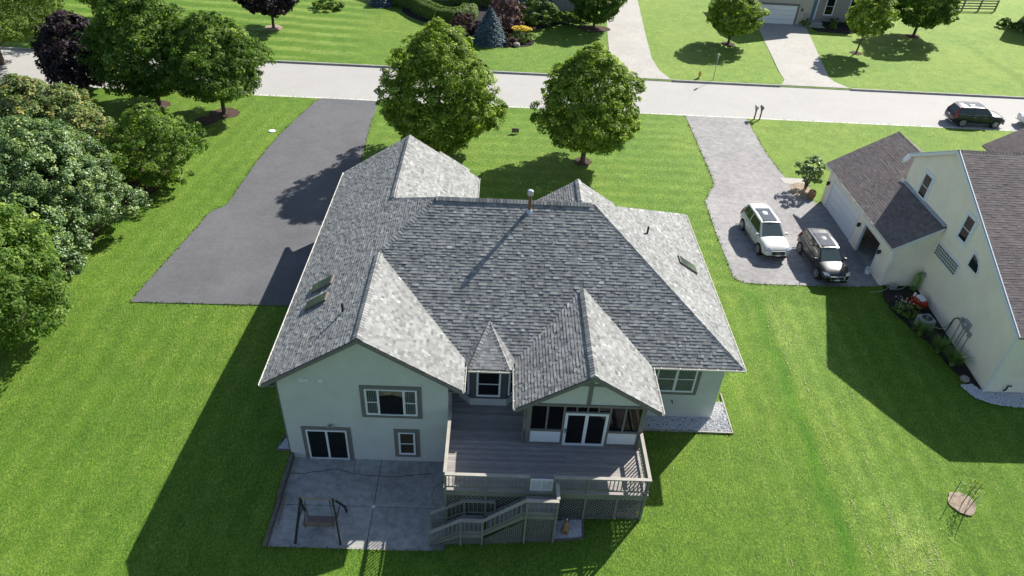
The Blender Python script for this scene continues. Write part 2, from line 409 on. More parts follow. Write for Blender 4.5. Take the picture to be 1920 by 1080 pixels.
# road, gutter pan, kerbs
RZ = 1.36
rm = MB()
rm.box(-180, 180, ROAD_N+.40, ROAD_F-.05, RZ-.15, RZ)
struct(rm.build('road', 'road'))
gm = MB(); gm.quad((-180,ROAD_N-.05,RZ+.10),(180,ROAD_N-.05,RZ+.10),(180,ROAD_N+.12,RZ+.11),(-180,ROAD_N+.12,RZ+.11))
gm.quad((-180,ROAD_N+.12,RZ+.11),(180,ROAD_N+.12,RZ+.11),(180,ROAD_N+.42,RZ+.004),(-180,ROAD_N+.42,RZ+.004))
struct(gm.build('gutter_pan', 'gutterpan'))
def kerb_run(x0, x1):
    k = MB(); x = x0
    while x < x1-.05:
        e = min(x+3.0, x1-.01)
        k.prism([(x+.01,ROAD_F-.06,RZ-.1),(x+.01,ROAD_F-.03,RZ+.14),(x+.01,ROAD_F+.0,RZ+.17),(x+.01,ROAD_F+.18,RZ+.17),(x+.01,ROAD_F+.18,RZ-.1)], (e-x-.01,0,0)); x = e
    return struct(k.build('kerb', 'kerb'))
kerb_run(-120, 10.6); kerb_run(17.7, 28.8); kerb_run(36.1, 140)
for x0, x1 in ((10.6, 17.7), (28.8, 36.1)):
    k = MB(); k.prism([(x0,ROAD_F-.06,RZ-.1),(x0,ROAD_F-.03,RZ+.012),(x0,ROAD_F+.3,RZ+.18),(x0,ROAD_F+.3,RZ-.1)], (x1-x0,0,0)); struct(k.build('kerb', 'gutterpan'))
# cul-de-sac / drive at far left
struct(sheet('side_drive', [(-60,58),(-50,60.3),(-42,60.6),(-37.5,60.55),(-38.5,57.5),(-42,54),(-48,50),(-58,46),(-70,44),(-70,56)], .03, 'concrete'))

# patio slabs (joints between)
patio = thing('patio', 'stained grey concrete patio under the gable wall', 'patio', (0, 0, 0))
JX, JY = -4.78, 19.05
for (x0, x1, y0, y1) in ((PX0+.17, JX-.012, PY0-.02, JY-.012), (JX+.012, PX1-.02, PY0-.02, JY-.012), (PX0+.17, JX-.012, JY+.012, PY1-.02), (JX+.012, PX1-.02, JY+.012, PY1-.02)):
    MB().box(x0, x1, y0, y1, -.15, 0).build('slab', 'patio', patio, bevel=.008)
MB().box(PX0+.05, PX1, PY0+.05, PY1, -.3, -.03).build('joint_bed', 'darkmulch', patio)
c = MB(); c.tube([(JX, JY, -.02), (JX, JY, .012)], .085, 16); c.build('drain_cap', 'white', patio)
# crack lines, recessed dark seams modelled as thin shallow strips
crk = MB()
def crack(pts, w=.014):
    for a, b in zip(pts[:-1], pts[1:]):
        a = Vector((a[0], a[1], .003)); b = Vector((b[0], b[1], .003)); d = (b-a).normalized(); s = Vector((-d.y, d.x, 0))*w
        crk.quad(a-s, b-s, b+s, a+s)
def pz0(px, py):
    d = ray(px, py); t = -H/d[2]; return (d[0]*t, d[1]*t)
def zz(pts, seed):
    r = random.Random(seed); out = []
    for a, b in zip(pts[:-1], pts[1:]):
        for k in range(6):
            t = k/6; out.append((a[0]+(b[0]-a[0])*t+r.uniform(-.02,.02), a[1]+(b[1]-a[1])*t+r.uniform(-.025,.025)))
    return out+[pts[-1]]
z8 = lambda a, b: pz0(480+a/4.5, 840+b/4.5)
crack(zz([z8(290,212), z8(400,215), z8(680,175), z8(830,215), z8(960,235), z8(1200,243), z8(1480,213)], 1))
crack(zz([z8(680,175), z8(708,125)], 2), .009); crack(zz([z8(828,205), z8(838,115)], 3), .008)
crk.build('crack', 'darkmulch', patio)
# timber edging along the lawn
tm = thing('timber_edging', 'weathered timber edging between the patio and the lawn', 'edging', (PX0, 17, 0))
for y0, y1, zt in ((16.85,19.2,.20),(19.21,21.66,.36)):
    MB().box(.0, .17, y0-17, y1-17, -.1, zt-.14).build('timber', 'timber', tm, bevel=.012); MB().box(.01, .165, y0-17+.02, y1-17, zt-.136, zt).build('timber', 'timber', tm, bevel=.014)
b = MB(); b.beam((.34, 1.0, .03), (.28, 2.6, .03), .05, .04); b.build('loose_board', 'mulch_pale', tm)

# ------------------------------------------------------------------ roofs
CAM = np.array([0, 0, H])
def roof_shingles(polys, expo, wmin, wmax, th, skip=None):
    """polys: list of (eave_u_axis, list of 3d pts). Returns list of shingle corner quads (4 pts + normal)."""
    out = []
    for pts in polys:
        P = [np.array(p, float) for p in pts]
        u = P[1]-P[0]; u /= np.linalg.norm(u)
        n = np.cross(P[1]-P[0], P[-1]-P[0]); n /= np.linalg.norm(n)
        if n[2] < 0: n = -n
        v = np.cross(n, u)
        if v[2] < 0: v = -v
        o = P[0]; q = [((p-o)@u, (p-o)@v) for p in P]
        vb = sorted(set(round(b, 3) for _, b in q))
        def span(vv):
            xsn = []
            for i in range(len(q)):
                (a0, b0), (a1, b1) = q[i], q[(i+1) % len(q)]
                if abs(b1-b0) < 1e-6: continue
                t = (vv-b0)/(b1-b0)
                if -1e-9 <= t <= 1+1e-9: xsn.append(a0+(a1-a0)*t)
            return (min(xsn), max(xsn)) if len(xsn) >= 2 else None
        row = 0
        for s0, s1 in zip(vb[:-1], vb[1:]):
            v0 = s0
            while v0 < s1-.01:
                v1 = min(v0+expo, s1)
                A = span(v0+1e-4); B = span(v1-1e-4)
                if A and B:
                    lo = max(A[0], B[0]); hi = min(A[1], B[1]); lo0 = min(A[0], B[0]); hi0 = max(A[1], B[1])
                    cuts = [None]; x = lo+random.uniform(.05, wmax)
                    while x < hi-.06: cuts.append(x); x += random.uniform(wmin, wmax)
                    cuts.append(None)
                    for c0, c1 in zip(cuts[:-1], cuts[1:]):
                        a0, b0 = (A[0], B[0]) if c0 is None else (c0, c0)
                        a1, b1 = (A[1], B[1]) if c1 is None else (c1, c1)
                        if a1-a0 < .01 and b1-b0 < .01: continue
                        t = th*random.choice((.4, .55, .8, 1.0, 1.2))
                        p = [o+u*a0+v*v0+n*(.02+t), o+u*a1+v*v0+n*(.02+t), o+u*b1+v*v1+n*.022, o+u*b0+v*v1+n*.022]
                        cen = (p[0]+p[2])/2
                        if skip and skip(cen): continue
                        out.append((p, n, u, v, t, c0 is not None and c1 is not None))
                v0 = v1
    return out
def shingle_mesh(name, sh, mat, parent):
    k = len(sh); V = np.zeros((k, 6, 3)); tn = np.zeros((k, 6))
    for i, (p, n, u, v, t, fullq) in enumerate(sh):
        V[i, 0:4] = p; V[i, 4] = p[0]-n*(t+.018); V[i, 5] = p[1]-n*(t+.018)
        tn[i] = min(1, max(0, random.gauss(.47, .15)))
    base = (np.arange(k)*6)[:, None, None]
    F = (np.array([[0,1,2,3],[4,5,1,0]])[None]+base).reshape(-1, 4)
    return stuff(np_mesh(name, V.reshape(-1, 3), F, mat, parent, tn.ravel()))
unit = MB(); unit.prism([(0,0,0),(1,0,0),(1,1,-.9),(0,1,-.9)], (0,0,1))
def roof_slab(mb, pts, th=.14):
    mb.prism([Vector(p) for p in pts], (0, 0, -th))
def single_shingles(sh, count, parent, mat):
    """the shingles that show largest become objects of their own, sharing one mesh"""
    def score(s):
        p = (s[0][0]+s[0][2])/2; d = p-CAM; D = np.linalg.norm(d)
        return -(-(d/D)@s[1])*np.linalg.norm(s[0][1]-s[0][0])/D**2 if s[5] else 0
    order = sorted(range(len(sh)), key=lambda i: score(sh[i]))
    pick = set(order[:count])
    me = None
    for i in pick:
        p, n, u, v, t, _ = sh[i]
        if me is None:
            o0 = MB(); o0.v = [(0,0,0),(1,0,0),(1,1,0),(0,1,0),(0,0,1),(1,0,1),(1,1,.05),(0,1,.05)]
            o0.f = [(4,5,6,7),(0,1,5,4),(1,2,6,5),(3,0,4,7)]
            o = o0.build('shingle', mat, parent); me = o
        else:
            o = me.copy(); col.objects.link(o); o.parent = parent
        e0 = p[0]-n*t
        Mx = Matrix.Identity(4); w = np.linalg.norm(p[1]-p[0]); h = np.linalg.norm((p[3]-p[0])-n*((p[3]-p[0])@n))
        for r_ in range(3):
            Mx[r_][0] = u[r_]*w; Mx[r_][1] = v[r_]*h; Mx[r_][2] = n[r_]*t; Mx[r_][3] = e0[r_]
        o.matrix_local = Mx
    return [s for i, s in enumerate(sh) if i not in pick]
def ridge_caps(lines, expo=.17, half=.15, lift=.045):
    """lines: (p0,p1,n_left,n_right) from low to high; returns list of matrices-free cap vert lists"""
    caps = []
    for p0, p1, nl, nr in lines:
        p0 = Vector(p0); p1 = Vector(p1); d = (p1-p0); L = d.length; d.normalize()
        sides = []
        for n in (nl, nr):
            n = Vector(n).normalized(); s = d.cross(n).normalized()
            if s.z > 0: s = -s
            sides.append((s, n))
        k = int(L/expo)
        for i in range(k):
            a = p0+d*(i*expo); b = p0+d*((i+1)*expo+.02)
            (s1, n1), (s2, n2) = sides; up_ = (n1+n2).normalized()
            q = [a+s1*half+n1*lift, a+up_*(lift+.025), a+s2*half+n2*lift, b+s1*half+n1*(lift-.014), b+up_*(lift+.011), b+s2*half+n2*(lift-.014),
                 a+s1*half-n1*.03, a-up_*.01, a+s2*half-n2*.03]
            caps.append([np.array(x) for x in q])
    return caps
CAPF = [(0,1,4,3),(1,2,5,4),(6,7,1,0),(7,8,2,1)]
def build_caps(caps, count, parent, m_attr, m_obj):
    cen = lambda c: np.linalg.norm(c[1]-CAM)
    caps = sorted(caps, key=cen)
    for c in caps[:count]:
        mb = MB(); mb.v = [tuple(x) for x in c]; mb.f = CAPF+[(0,3,6),(2,8,5)]
        mb.build('ridge_cap', m_obj, parent)
    rest = caps[count:]
    if rest:
        V = np.array(rest); k = len(rest); F = (np.array(CAPF)[None]+(np.arange(k)*9)[:, None, None]).reshape(-1, 4)
        stuff(np_mesh('ridge_cap_run', V.reshape(-1, 3), F, m_attr, parent, np.repeat(np.clip(rng.normal(.6, .2, k), 0, 1), 9)))
def gutter(p0, p1, out, parent, mat='gutter', hang=True):
    """open K-gutter from p0 to p1, out = outward unit"""
    p0 = Vector(p0); p1 = Vector(p1); o = Vector(out); u = Vector((0,0,1)); d = p1-p0
    g_ = MB(); w, h, t = .115, .10, .008
    prof = [(0,.0),(0,-h),(w*.7,-h),(w,-h*.35),(w,0.01),(w-.018,.01),(w-.018,-h*.3),(w*.68,-h+t),(t,-h+t),(t,0)]
    g_.prism([p0+o*a+u*b for a, b in prof], d)
    go = g_.build('gutter', mat, parent)
    if hang:
        L = d.length; k = max(1, int(L/.85)); hm = MB()
        for i in range(k):
            c = p0+d*((i+.5)/k); dn = d.normalized()*.015
            hm.prism([c-dn+u*.002, c+dn+u*.002, c+dn+u*.014, c-dn+u*.014], o*(w-.005))
        hm.build('gutter_hanger', mat, go)
    return go

# ------------------------------------------------------------------ windows
def slat_blinds(parent, x0, x1, z0, z1, y, vertical=True, step=.075):
    b = MB(); x = x0+.02
    while x < x1-.02:
        b.quad((x, y, z0), (x+step*.62, y-.012, z0), (x+step*.62, y-.012, z1), (x, y, z1)); x += step
    return stuff(b.build('blinds', 'blind', parent))
MT['shade'] = M('roller_shade', (.16, .11, .075), .9, .2, bump=0)
MT['valance'] = M('valance', (.42, .33, .22), .9, .2, bump=0)
def window(parent, x0, x1, z0, z1, y, cells, trim=0, shade=(), valance=(), name='window', fr=.055, mat='white', blinds=(), doublehung=(), trim_top=None, glass='glass', d=.07, axis_m=None):
    """wall window facing -y at plane y. cells = relative x splits. Returns window object (frame) with panes etc."""
    f = MB(); xs_ = [x0+(x1-x0)*c for c in cells]
    f.box(x0, x1, y-d, y-.002, z0, z0+fr).box(x0, x1, y-d, y-.002, z1-fr, z1)
    for i, x in enumerate(xs_):
        a, b = (x, x+fr) if i == 0 else ((x-fr, x) if i == len(xs_)-1 else (x-fr*.6, x+fr*.6))
        f.box(a, b, y-d-.004, y-.002, z0+fr, z1-fr)
    w = f.build(name, mat, parent)
    for i in range(len(xs_)-1):
        a = xs_[i]+(fr if i == 0 else fr*.6); b = xs_[i+1]-(fr if i == len(xs_)-2 else fr*.6)
        MB().quad((a, y-.008, z0+fr), (b, y-.008, z0+fr), (b, y-.008, z1-fr), (a, y-.008, z1-fr)).build('backing_board', 'shade' if i in shade else 'dark', w)  # near-black board painted as the unlit room; brown where a shade hangs
        if i in valance: MB().prism([(a,y-.03,z1-fr-.38),((a+b)/2,y-.03,z1-fr-.26),(b,y-.03,z1-fr-.42),(b,y-.03,z1-fr),(a,y-.03,z1-fr)], (0,.012,0)).build('curtain', 'valance', w)
        MB().quad((a, y-.045, z0+fr), (b, y-.045, z0+fr), (b, y-.045, z1-fr), (a, y-.045, z1-fr)).build('pane', glass, w)
        if i in blinds: slat_blinds(w, a, b, z0+fr, z1-fr, y-.02)
        if i in doublehung:
            zm = (z0+z1)/2; s = MB(); s.box(a, b, y-.062, y-.03, zm-.022, zm+.022)
            for q in (a, b-.03): s.box(q, q+.03, y-.06, y-.03, z0+fr, z1-fr)
            s.box(a+.03, b-.03, y-.06, y-.03, z0+fr, z0+fr+.045); s.build('sash', mat, w)
    if trim:
        t = MB(); tt = trim if trim_top is None else trim_top
        t.box(x0-trim, x0-.001, y-.035, y-.001, z0-trim, z1+tt).box(x1+.001, x1+trim, y-.035, y-.001, z0-trim, z1+tt)
        t.box(x0, x1, y-.034, y-.001, z0-trim, z0-.001).box(x0, x1, y-.034, y-.001, z1+.001, z1+tt)
        t.build('window_trim', 'taupe', w)
    return w

# ------------------------------------------------------------------ main house
house = thing('house', 'grey stucco house with hipped grey shingle roof and screened porch', 'house', (0, 22, 0))
def HP(mb, name, mat, parent=None, **k):
    o = mb.build(name, mat, None, **k); o.parent = parent or house
    if parent is None: o.matrix_parent_inverse = Matrix.Translation((0, -22, 0))
    return o
SL = .647; EZ = 5.18
wall = MB()
# left wing with gables
wall.prism([(-9.0,21.66,-.2),(-1.62,21.66,-.2),(-1.62,21.66,5.52),(-5.26,21.66,7.80),(-9.0,21.66,5.40)], (0, 18.3, 0))
wall_o = HP(wall, 'wall', 'stucco')
w2 = MB(); w2.box(-1.62, 11.2, 23.85, 36.2, .4, 5.3); HP(w2, 'wall', 'stucco')
fgw = MB(); fgw.prism([(2.9,37.2,.8),(7.2,37.2,.8),(7.2,37.2,5.3),(5.05,37.2,6.7),(2.9,37.2,5.3)], (0,-1.1,0)); HP(fgw, 'wall', 'stucco')
tgw = MB(); tgw.prism([(-5.2,41.0,1.2),(-1.8,41.0,1.2),(-1.8,41.0,5.2),(-3.5,41.0,6.2),(-5.2,41.0,5.2)], (0,-1.2,0)); HP(tgw, 'wall', 'stucco')
# roof deck
roof = MB()
Ez = EZ
WL = [(-9.51,21.3,Ez),(-9.51,40.3,Ez),(-5.26,40.3,7.93),(-5.26,32.51,7.93),(-2.77,30.02,9.54),(-5.26,27.53,7.93),(-5.26,21.3,7.93)]
WRn = [(-1.0,21.3,Ez),(-1.0,23.28,Ez),(-5.26,27.53,7.93),(-5.26,21.3,7.93)]
WRf = [(-1.0,36.76,Ez),(-1.0,40.3,Ez),(-5.26,40.3,7.93),(-5.26,32.51,7.93)]
MN = [(-1.0,23.28,Ez),(11.72,23.28,Ez),(4.98,30.02,9.54),(-2.77,30.02,9.54),(-5.26,27.53,7.93)]
MR = [(11.72,23.28,Ez),(11.72,36.76,Ez),(4.98,30.02,9.54)]
MF = [(-1.0,36.76,Ez),(11.72,36.76,Ez),(4.98,30.02,9.54),(-2.77,30.02,9.54),(-5.26,32.51,7.93)]
PLn = [(1.32,20.4,Ez),(1.32,23.28,Ez),(4.4,26.36,7.17),(4.4,20.4,7.17)]
PRn = [(7.48,20.4,Ez),(7.48,23.28,Ez),(4.4,26.36,7.17),(4.4,20.4,7.17)]
FGL = [(2.65,36.76,5.29),(2.65,37.5,5.29),(5.05,37.5,6.84),(5.05,34.2,6.84)]
FGR = [(7.45,36.76,5.29),(7.45,37.5,5.29),(5.05,37.5,6.84),(5.05,34.2,6.84)]
TGL = [(-5.4,40.3,5.2),(-5.4,41.3,5.2),(-3.5,41.3,6.42),(-3.5,40.3,6.42)]
TGR = [(-1.6,40.3,5.2),(-1.6,41.3,5.2),(-3.5,41.3,6.42),(-3.5,40.3,6.42)]
for P_ in (WL, WRn, WRf, MN, MR, MF, PLn, PRn, FGL, FGR, TGL, TGR): roof_slab(roof, P_, .13)
roof_o = HP(roof, 'roof', 'taupe')
# bay roof: five-sided half cone against the main plane
BP = (.07, 24.81, 6.17)
bayeave = [(-1.22,23.62,5.2),(-.80,22.72,5.14),(1.05,22.72,5.14),(1.5,23.62,5.2)]
BAY = [[bayeave[0], bayeave[1], BP], [bayeave[1], bayeave[2], BP], [bayeave[2], bayeave[3], BP]]
broof = MB()
for P_ in BAY: roof_slab(broof, P_, .06)
broof_o = HP(broof, 'bay_roof', 'taupe')
def skip_main(c):
    x, y, z = c
    if 23.2 < y < 26.36 and abs(x-4.4) < 3.08-(y-23.28)-.05: return True      # under the porch roof
    return False
sh = roof_shingles([MN], .155, .12, .27, .021, skip_main)
sh += roof_shingles([WL, WRn, MR, PLn, PRn, FGL, FGR, WRf, TGL, TGR, MF], .155, .12, .27, .021)
sh += roof_shingles([b_ for b_ in BAY], .145, .13, .26, .008)
rest = single_shingles([s for s in sh], 290, roof_o, 'shingle_obj')
shingle_mesh('shingle_courses', rest, 'shingle', roof_o)
nL, nR, nN, nF = (-SL,0,1), (SL,0,1), (0,-SL,1), (0,SL,1)
caps = ridge_caps([((-5.26,21.28,7.93),(-5.26,27.5,7.93),nL,nR), ((-5.26,32.6,7.93),(-5.26,40.3,7.93),nL,nR), ((-2.77,30.02,9.54),(4.98,30.02,9.54),nN,nF), ((4.4,20.38,7.17),(4.4,26.3,7.17),nL,nR), ((5.05,37.5,6.84),(5.05,34.4,6.84),nL,nR)], .165, .16, .085)
nb1 = Vector((-.9,-.42,1)); nb3 = Vector((.9,-.42,1))
caps += ridge_caps([((-5.26,27.53,7.93),(-2.77,30.02,9.54),nL,nN), ((-5.26,32.51,7.93),(-2.77,30.02,9.54),nL,nF), ((11.72,23.28,Ez),(4.98,30.02,9.54),nN,nR), ((11.72,36.76,Ez),(4.98,30.02,9.54),nF,nR), (bayeave[1],BP,nb1,nN), (bayeave[2],BP,nb3,nN)], .165, .15, .035)
build_caps(caps, 280, roof_o, 'shingle', 'shingle_obj')
# rake boards, fascias and gutters
def rake(pts, w=.2, t=.04):
    for a, b in zip(pts[:-1], pts[1:]):
        a = Vector(a); b = Vector(b); mb = MB()
        mb.prism([a+Vector((0,0,-.02)), b+Vector((0,0,-.02)), b+Vector((0,0,-w)), a+Vector((0,0,-w))], (0,-t,0)); HP(mb, 'rake_board', 'taupe')
rake([(-9.5,21.3,Ez),(-5.26,21.3,7.925),(-1.01,21.3,Ez)]); rake([(1.33,20.4,Ez),(4.4,20.4,7.165),(7.47,20.4,Ez)])
sof = MB()
for a, b in (((-9.5,21.34),(-9.0,21.66)), ((-1.62,21.34),(-1.01,21.66))):
    sof.box(a[0]+.02, b[0]-.02, a[1], 39.8 if a[0] < -5 else 23.2, Ez-.17, Ez-.14)
sof.box(7.6, 11.7, 23.3, 23.85, Ez-.18, Ez-.15).box(11.2, 11.7, 23.86, 36.2, Ez-.18, Ez-.15); HP(sof, 'soffit', 'soffit')
def hg(p0, p1, out):
    o = gutter(p0, p1, out, None); o.parent = house; o.matrix_parent_inverse = Matrix.Translation((0, -22, 0)); return o
hg((-9.53,21.27,Ez-.02), (-9.53,40.3,Ez-.02), (-1,0,0)); hg((-.98,21.27,Ez-.02), (-.98,23.22,Ez-.02), (1,0,0)); hg((-.98,37.0,Ez-.02), (-.98,40.3,Ez-.02), (1,0,0))
hg((7.5,23.26,Ez-.02), (11.84,23.26,Ez-.02), (0,-1,0)); hg((11.74,23.2,Ez-.02), (11.74,36.8,Ez-.02), (1,0,0))
hg((1.30,20.37,Ez-.02), (1.30,23.2,Ez-.02), (-1,0,0)); hg((7.50,20.37,Ez-.02), (7.50,23.2,Ez-.02), (1,0,0))
hg((-.80,22.70,5.10), (1.05,22.70,5.10), (0,-1,0))
d_ = Vector((-.42,.90,0)).normalized(); hg((-1.18,23.5,5.12), (-.82,22.72,5.10), (-.9,-.42,0)); hg((1.07,22.72,5.10), (1.46,23.5,5.12), (.9,-.42,0))
for pts in ([(-1.38,21.60,5.0),(-1.50,21.60,4.8),(-1.50,21.60,.1)], [(-9.2,21.75,5.0),(-9.06,21.75,4.8),(-9.06,21.75,.3)], [(7.35,23.75,5.0),(7.0,23.8,4.7),(7.0,23.8,1.3)], [(1.62,20.75,5.0),(1.72,20.75,4.8),(1.72,20.75,2.7)]):
    d = MB(); 
    for a, b in zip(pts[:-1], pts[1:]): d.beam(a, b, .07, .055)
    HP(d, 'downspout', 'taupe')
# wall openings, wing gable wall
def hwin(*a, **k):
    w = window(None, *a, **k); w.parent = house; w.matrix_parent_inverse = Matrix.Translation((0, -22, 0)); return w
YW = 21.66
hwin(-5.27, -2.98, 3.18, 4.78, YW, [0, .26, .74, 1], trim=.2, blinds=(0, 2), doublehung=(0, 2), valance=(1,))
hwin(-3.92, -3.15, .52, 2.03, YW, [0, 1], trim=.2, doublehung=(0,), shade=(0,))
hwin(-8.13, -6.27, .03, 2.03, YW, [0, .5, 1], trim=.19, name='patio_door', fr=.075)
hwin(8.02, 9.92, 3.06, 4.75, 23.85, [0, .5, 1], trim=.2, blinds=(0, 1), doublehung=(0, 1), trim_top=.12)
for x in (-7.93, -7.72, -7.10):
    v = MB(); v.box(x-.10, x+.10, YW-.03, YW-.002, 5.06, 5.26); 
    for i in range(3): v.box(x-.07, x+.07, YW-.045, YW-.03, 5.10+i*.05, 5.125+i*.05)
    HP(v, 'wall_vent', 'white')
lt = MB(); lt.box(-7.02, -6.88, YW-.05, YW-.002, 2.28, 2.44); lt.tube([(-7.02,YW-.05,2.36),(-7.05,YW-.16,2.38)], [.04,.06], 10); lt.tube([(-6.88,YW-.05,2.36),(-6.85,YW-.16,2.38)], [.04,.06], 10); HP(lt, 'flood_light', 'greymetal')
sp = MB(); sp.tube([(9.05,23.85,2.45),(9.05,23.72,2.45),(9.07,23.70,2.36)], .03, 8); HP(sp, 'wall_spigot', 'blackmetal')
eb = MB(); eb.box(11.2, 11.32, 24.1, 24.35, 4.05, 4.4); HP(eb, 'meter_box', 'white')
# bay
bay = MB(); bayp = [(-1.22,23.85),(-1.22,23.52),(-.68,22.97),(.97,22.97),(1.5,23.52),(1.5,23.85)]
bay.prism([(x, y, 3.04) for x, y in bayp], (0, 0, 2.06)); bay_o = HP(bay, 'bay', 'taupe_dark')
bb = MB(); bb.prism([(x*1.03, y-.03 if y < 23.8 else y, 2.62) for x, y in bayp], (0, 0, .42)); HP(bb, 'bay_base', 'stucco')
hwin(-.42, .69, 3.22, 4.82, 22.97, [0, 1], doublehung=(0,), fr=.06)
for (a, b_) in (((-1.22,23.52),(-.68,22.97)), ((.97,22.97),(1.5,23.52))):
    a = Vector((a[0],a[1],0)); b_ = Vector((b_[0],b_[1],0)); d = b_-a; L = d.length; d.normalize(); n = Vector((d.y,-d.x,0))
    w = window(None, .1, L-.1, 3.22, 4.85, 0, [0, 1], fr=.05, doublehung=(0,))
    w.parent = house; w.matrix_parent_inverse = Matrix.Translation((0, -22, 0)); w.location = a; w.rotation_euler = (0, 0, math.atan2(d.y, d.x))
# screened porch
FL = 2.62
def pbox(name, *a): HP(MB().box(*a), name, 'taupe')
for x0, x1 in ((1.8,2.02),(6.74,6.95)): pbox('post', x0, x1, 20.70, 20.9, FL, 5.07)
for x in (3.38, 5.36): pbox('post', x, x+.09, 20.71, 20.80, FL, 5.07)
for x in (2.66, 6.02): pbox('mullion', x, x+.08, 20.72, 20.79, 3.58, 5.07)
for x0, x1 in ((2.02,3.38),(5.45,6.74)): pbox('rail', x0, x1, 20.70, 20.80, 3.47, 3.58); pbox('rail', x0, x1, 20.71, 20.80, FL, 2.74)
pbox('rail', 3.47, 5.36, 20.71, 20.80, 4.69, 4.75)
for i in range(1, 4): pbox('mullion', 3.47+1.89*i/4-.03, 3.47+1.89*i/4+.03, 20.715, 20.79, 4.75, 5.07)
pbox('beam', 1.8, 6.95, 20.69, 20.88, 5.07, 5.2)
for x in (1.82, 6.83):
    for y in (21.75, 22.8, 23.7): pbox('post', x, x+.1, y, y+.1, FL, 5.07)
    pbox('rail', x, x+.1, 20.9, 23.85, 3.47, 3.58); pbox('rail', x, x+.1, 20.9, 23.85, 4.95, 5.12)
for x0, x1 in ((2.03,3.37),(5.46,6.73)): HP(MB().box(x0, x1, 20.73, 20.79, 2.745, 3.465), 'knee_wall', 'white')
for x in (1.84, 6.86): HP(MB().box(x, x+.06, 20.92, 23.84, FL, 3.465), 'knee_wall', 'stucco')
for x0, x1, z0, z1 in ((2.02,2.66,3.58,5.07),(2.74,3.38,3.58,5.07),(5.45,6.02,3.58,5.07),(6.10,6.74,3.58,5.07),(3.47,5.36,4.75,5.07)):
    HP(MB().quad((x0,20.77,z0),(x1,20.77,z0),(x1,20.77,z1),(x0,20.77,z1)), 'screen', 'screen')
for x in (1.87, 6.88):
    HP(MB().quad((x,20.9,3.58),(x,23.8,3.58),(x,23.8,4.95),(x,20.9,4.95)), 'screen', 'screen')
gb = MB(); gb.prism([(1.95,20.74,5.2),(6.85,20.74,5.2),(6.85,20.74,5.3),(4.4,20.74,6.95),(1.95,20.74,5.3)], (0,.1,0)); HP(gb, 'porch_gable', 'stucco')
gx = MB(); gx.box(4.31, 4.49, 20.71, 20.739, 5.21, 6.9).prism([(3.62,20.715,6.30),(5.18,20.715,6.30),(5.02,20.715,6.44),(3.78,20.715,6.44)], (0,.023,0)); HP(gx, 'gable_cross', 'taupe')
pd = hwin(3.48, 5.35, FL+.01, 4.68, 20.76, [0, .5, 1], name='porch_door', fr=.12)
hd = MB(); hd.box(3.52, 3.56, 20.60, 20.66, 3.5, 3.75); HP(hd, 'door_handle', 'blackmetal')
cl = MB(); cl.box(1.9, 6.86, 20.8, 23.84, 5.03, 5.06); HP(cl, 'porch_ceiling', 'soffit')
# skylights, vents, flue
def on_roof(plane, x=None, y=None):
    if plane == 'L': return Ez+SL*(x+9.51)
    if plane == 'R': return Ez+SL*(11.72-x)
    return Ez+SL*(y-23.28)
for (x0, x1, y0, y1, pl) in ((-8.5,-7.47,26.72,27.4,'L'), (-8.5,-7.47,25.42,26.06,'L'), (9.75,10.8,29.72,30.36,'R')):
    sk = MB(); z0, z1 = on_roof(pl, x=x0), on_roof(pl, x=x1); hgt = .13
    P4 = [Vector((x0,y0,z0)), Vector((x1,y0,z1)), Vector((x1,y1,z1)), Vector((x0,y1,z0))]
    nn = Vector((-SL if pl == 'L' else SL, 0, 1)).normalized()*hgt
    sk.prism(P4, nn); s_o = HP(sk, 'skylight', 'timber' if pl == 'L' else 'taupe')
    cen = sum(P4, Vector())/4
    gl = MB(); gl.prism([cen+(p-cen)*.9+nn for p in P4], nn*.06); gl.build('skylight_glass', 'skyglass', s_o)
def roof_pipe(x, y, z, h, r, name, mat):
    p = MB(); p.tube([(x,y,z-.1),(x,y,z+h)], r, 12); o = HP(p, name, mat)
    f = MB(); f.tube([(x,y,z-.12),(x,y,z+.06)], [r*2.6, r*1.3], 12); f.build('flashing', 'silver', o); return o
roof_pipe(-6.34, 23.79, 7.24, .48, .055, 'vent_pipe', 'blackmetal')
roof_pipe(8.05, 30.66, 7.56, .48, .055, 'vent_pipe', 'blackmetal')
fl = roof_pipe(1.8, 29.64, 9.31, .85, .085, 'flue', 'rust')
cp = MB(); cp.tube([(1.8,29.64,10.12),(1.8,29.64,10.16),(1.8,29.64,10.38),(1.8,29.64,10.42)], [.09,.14,.14,.10], 14); cp.build('flue_cap', 'silver', fl)

# porch couch seen through the screens
ch = thing('porch_chair', 'pale cushioned chair inside the screened porch beside the glass door', 'chair', (6.1, 21.7, FL))
MB().box(-.4, .4, -.35, .4, .1, .42).build('seat', 'cloth', ch, bevel=.04); MB().box(-.4, .4, .3, .5, .3, .95).build('backrest', 'cloth', ch, bevel=.04)
for s in (-1, 1): MB().box(s*.46-.08, s*.46+.08, -.35, .45, 0, .6).build('armrest', 'cloth', ch, bevel=.04)

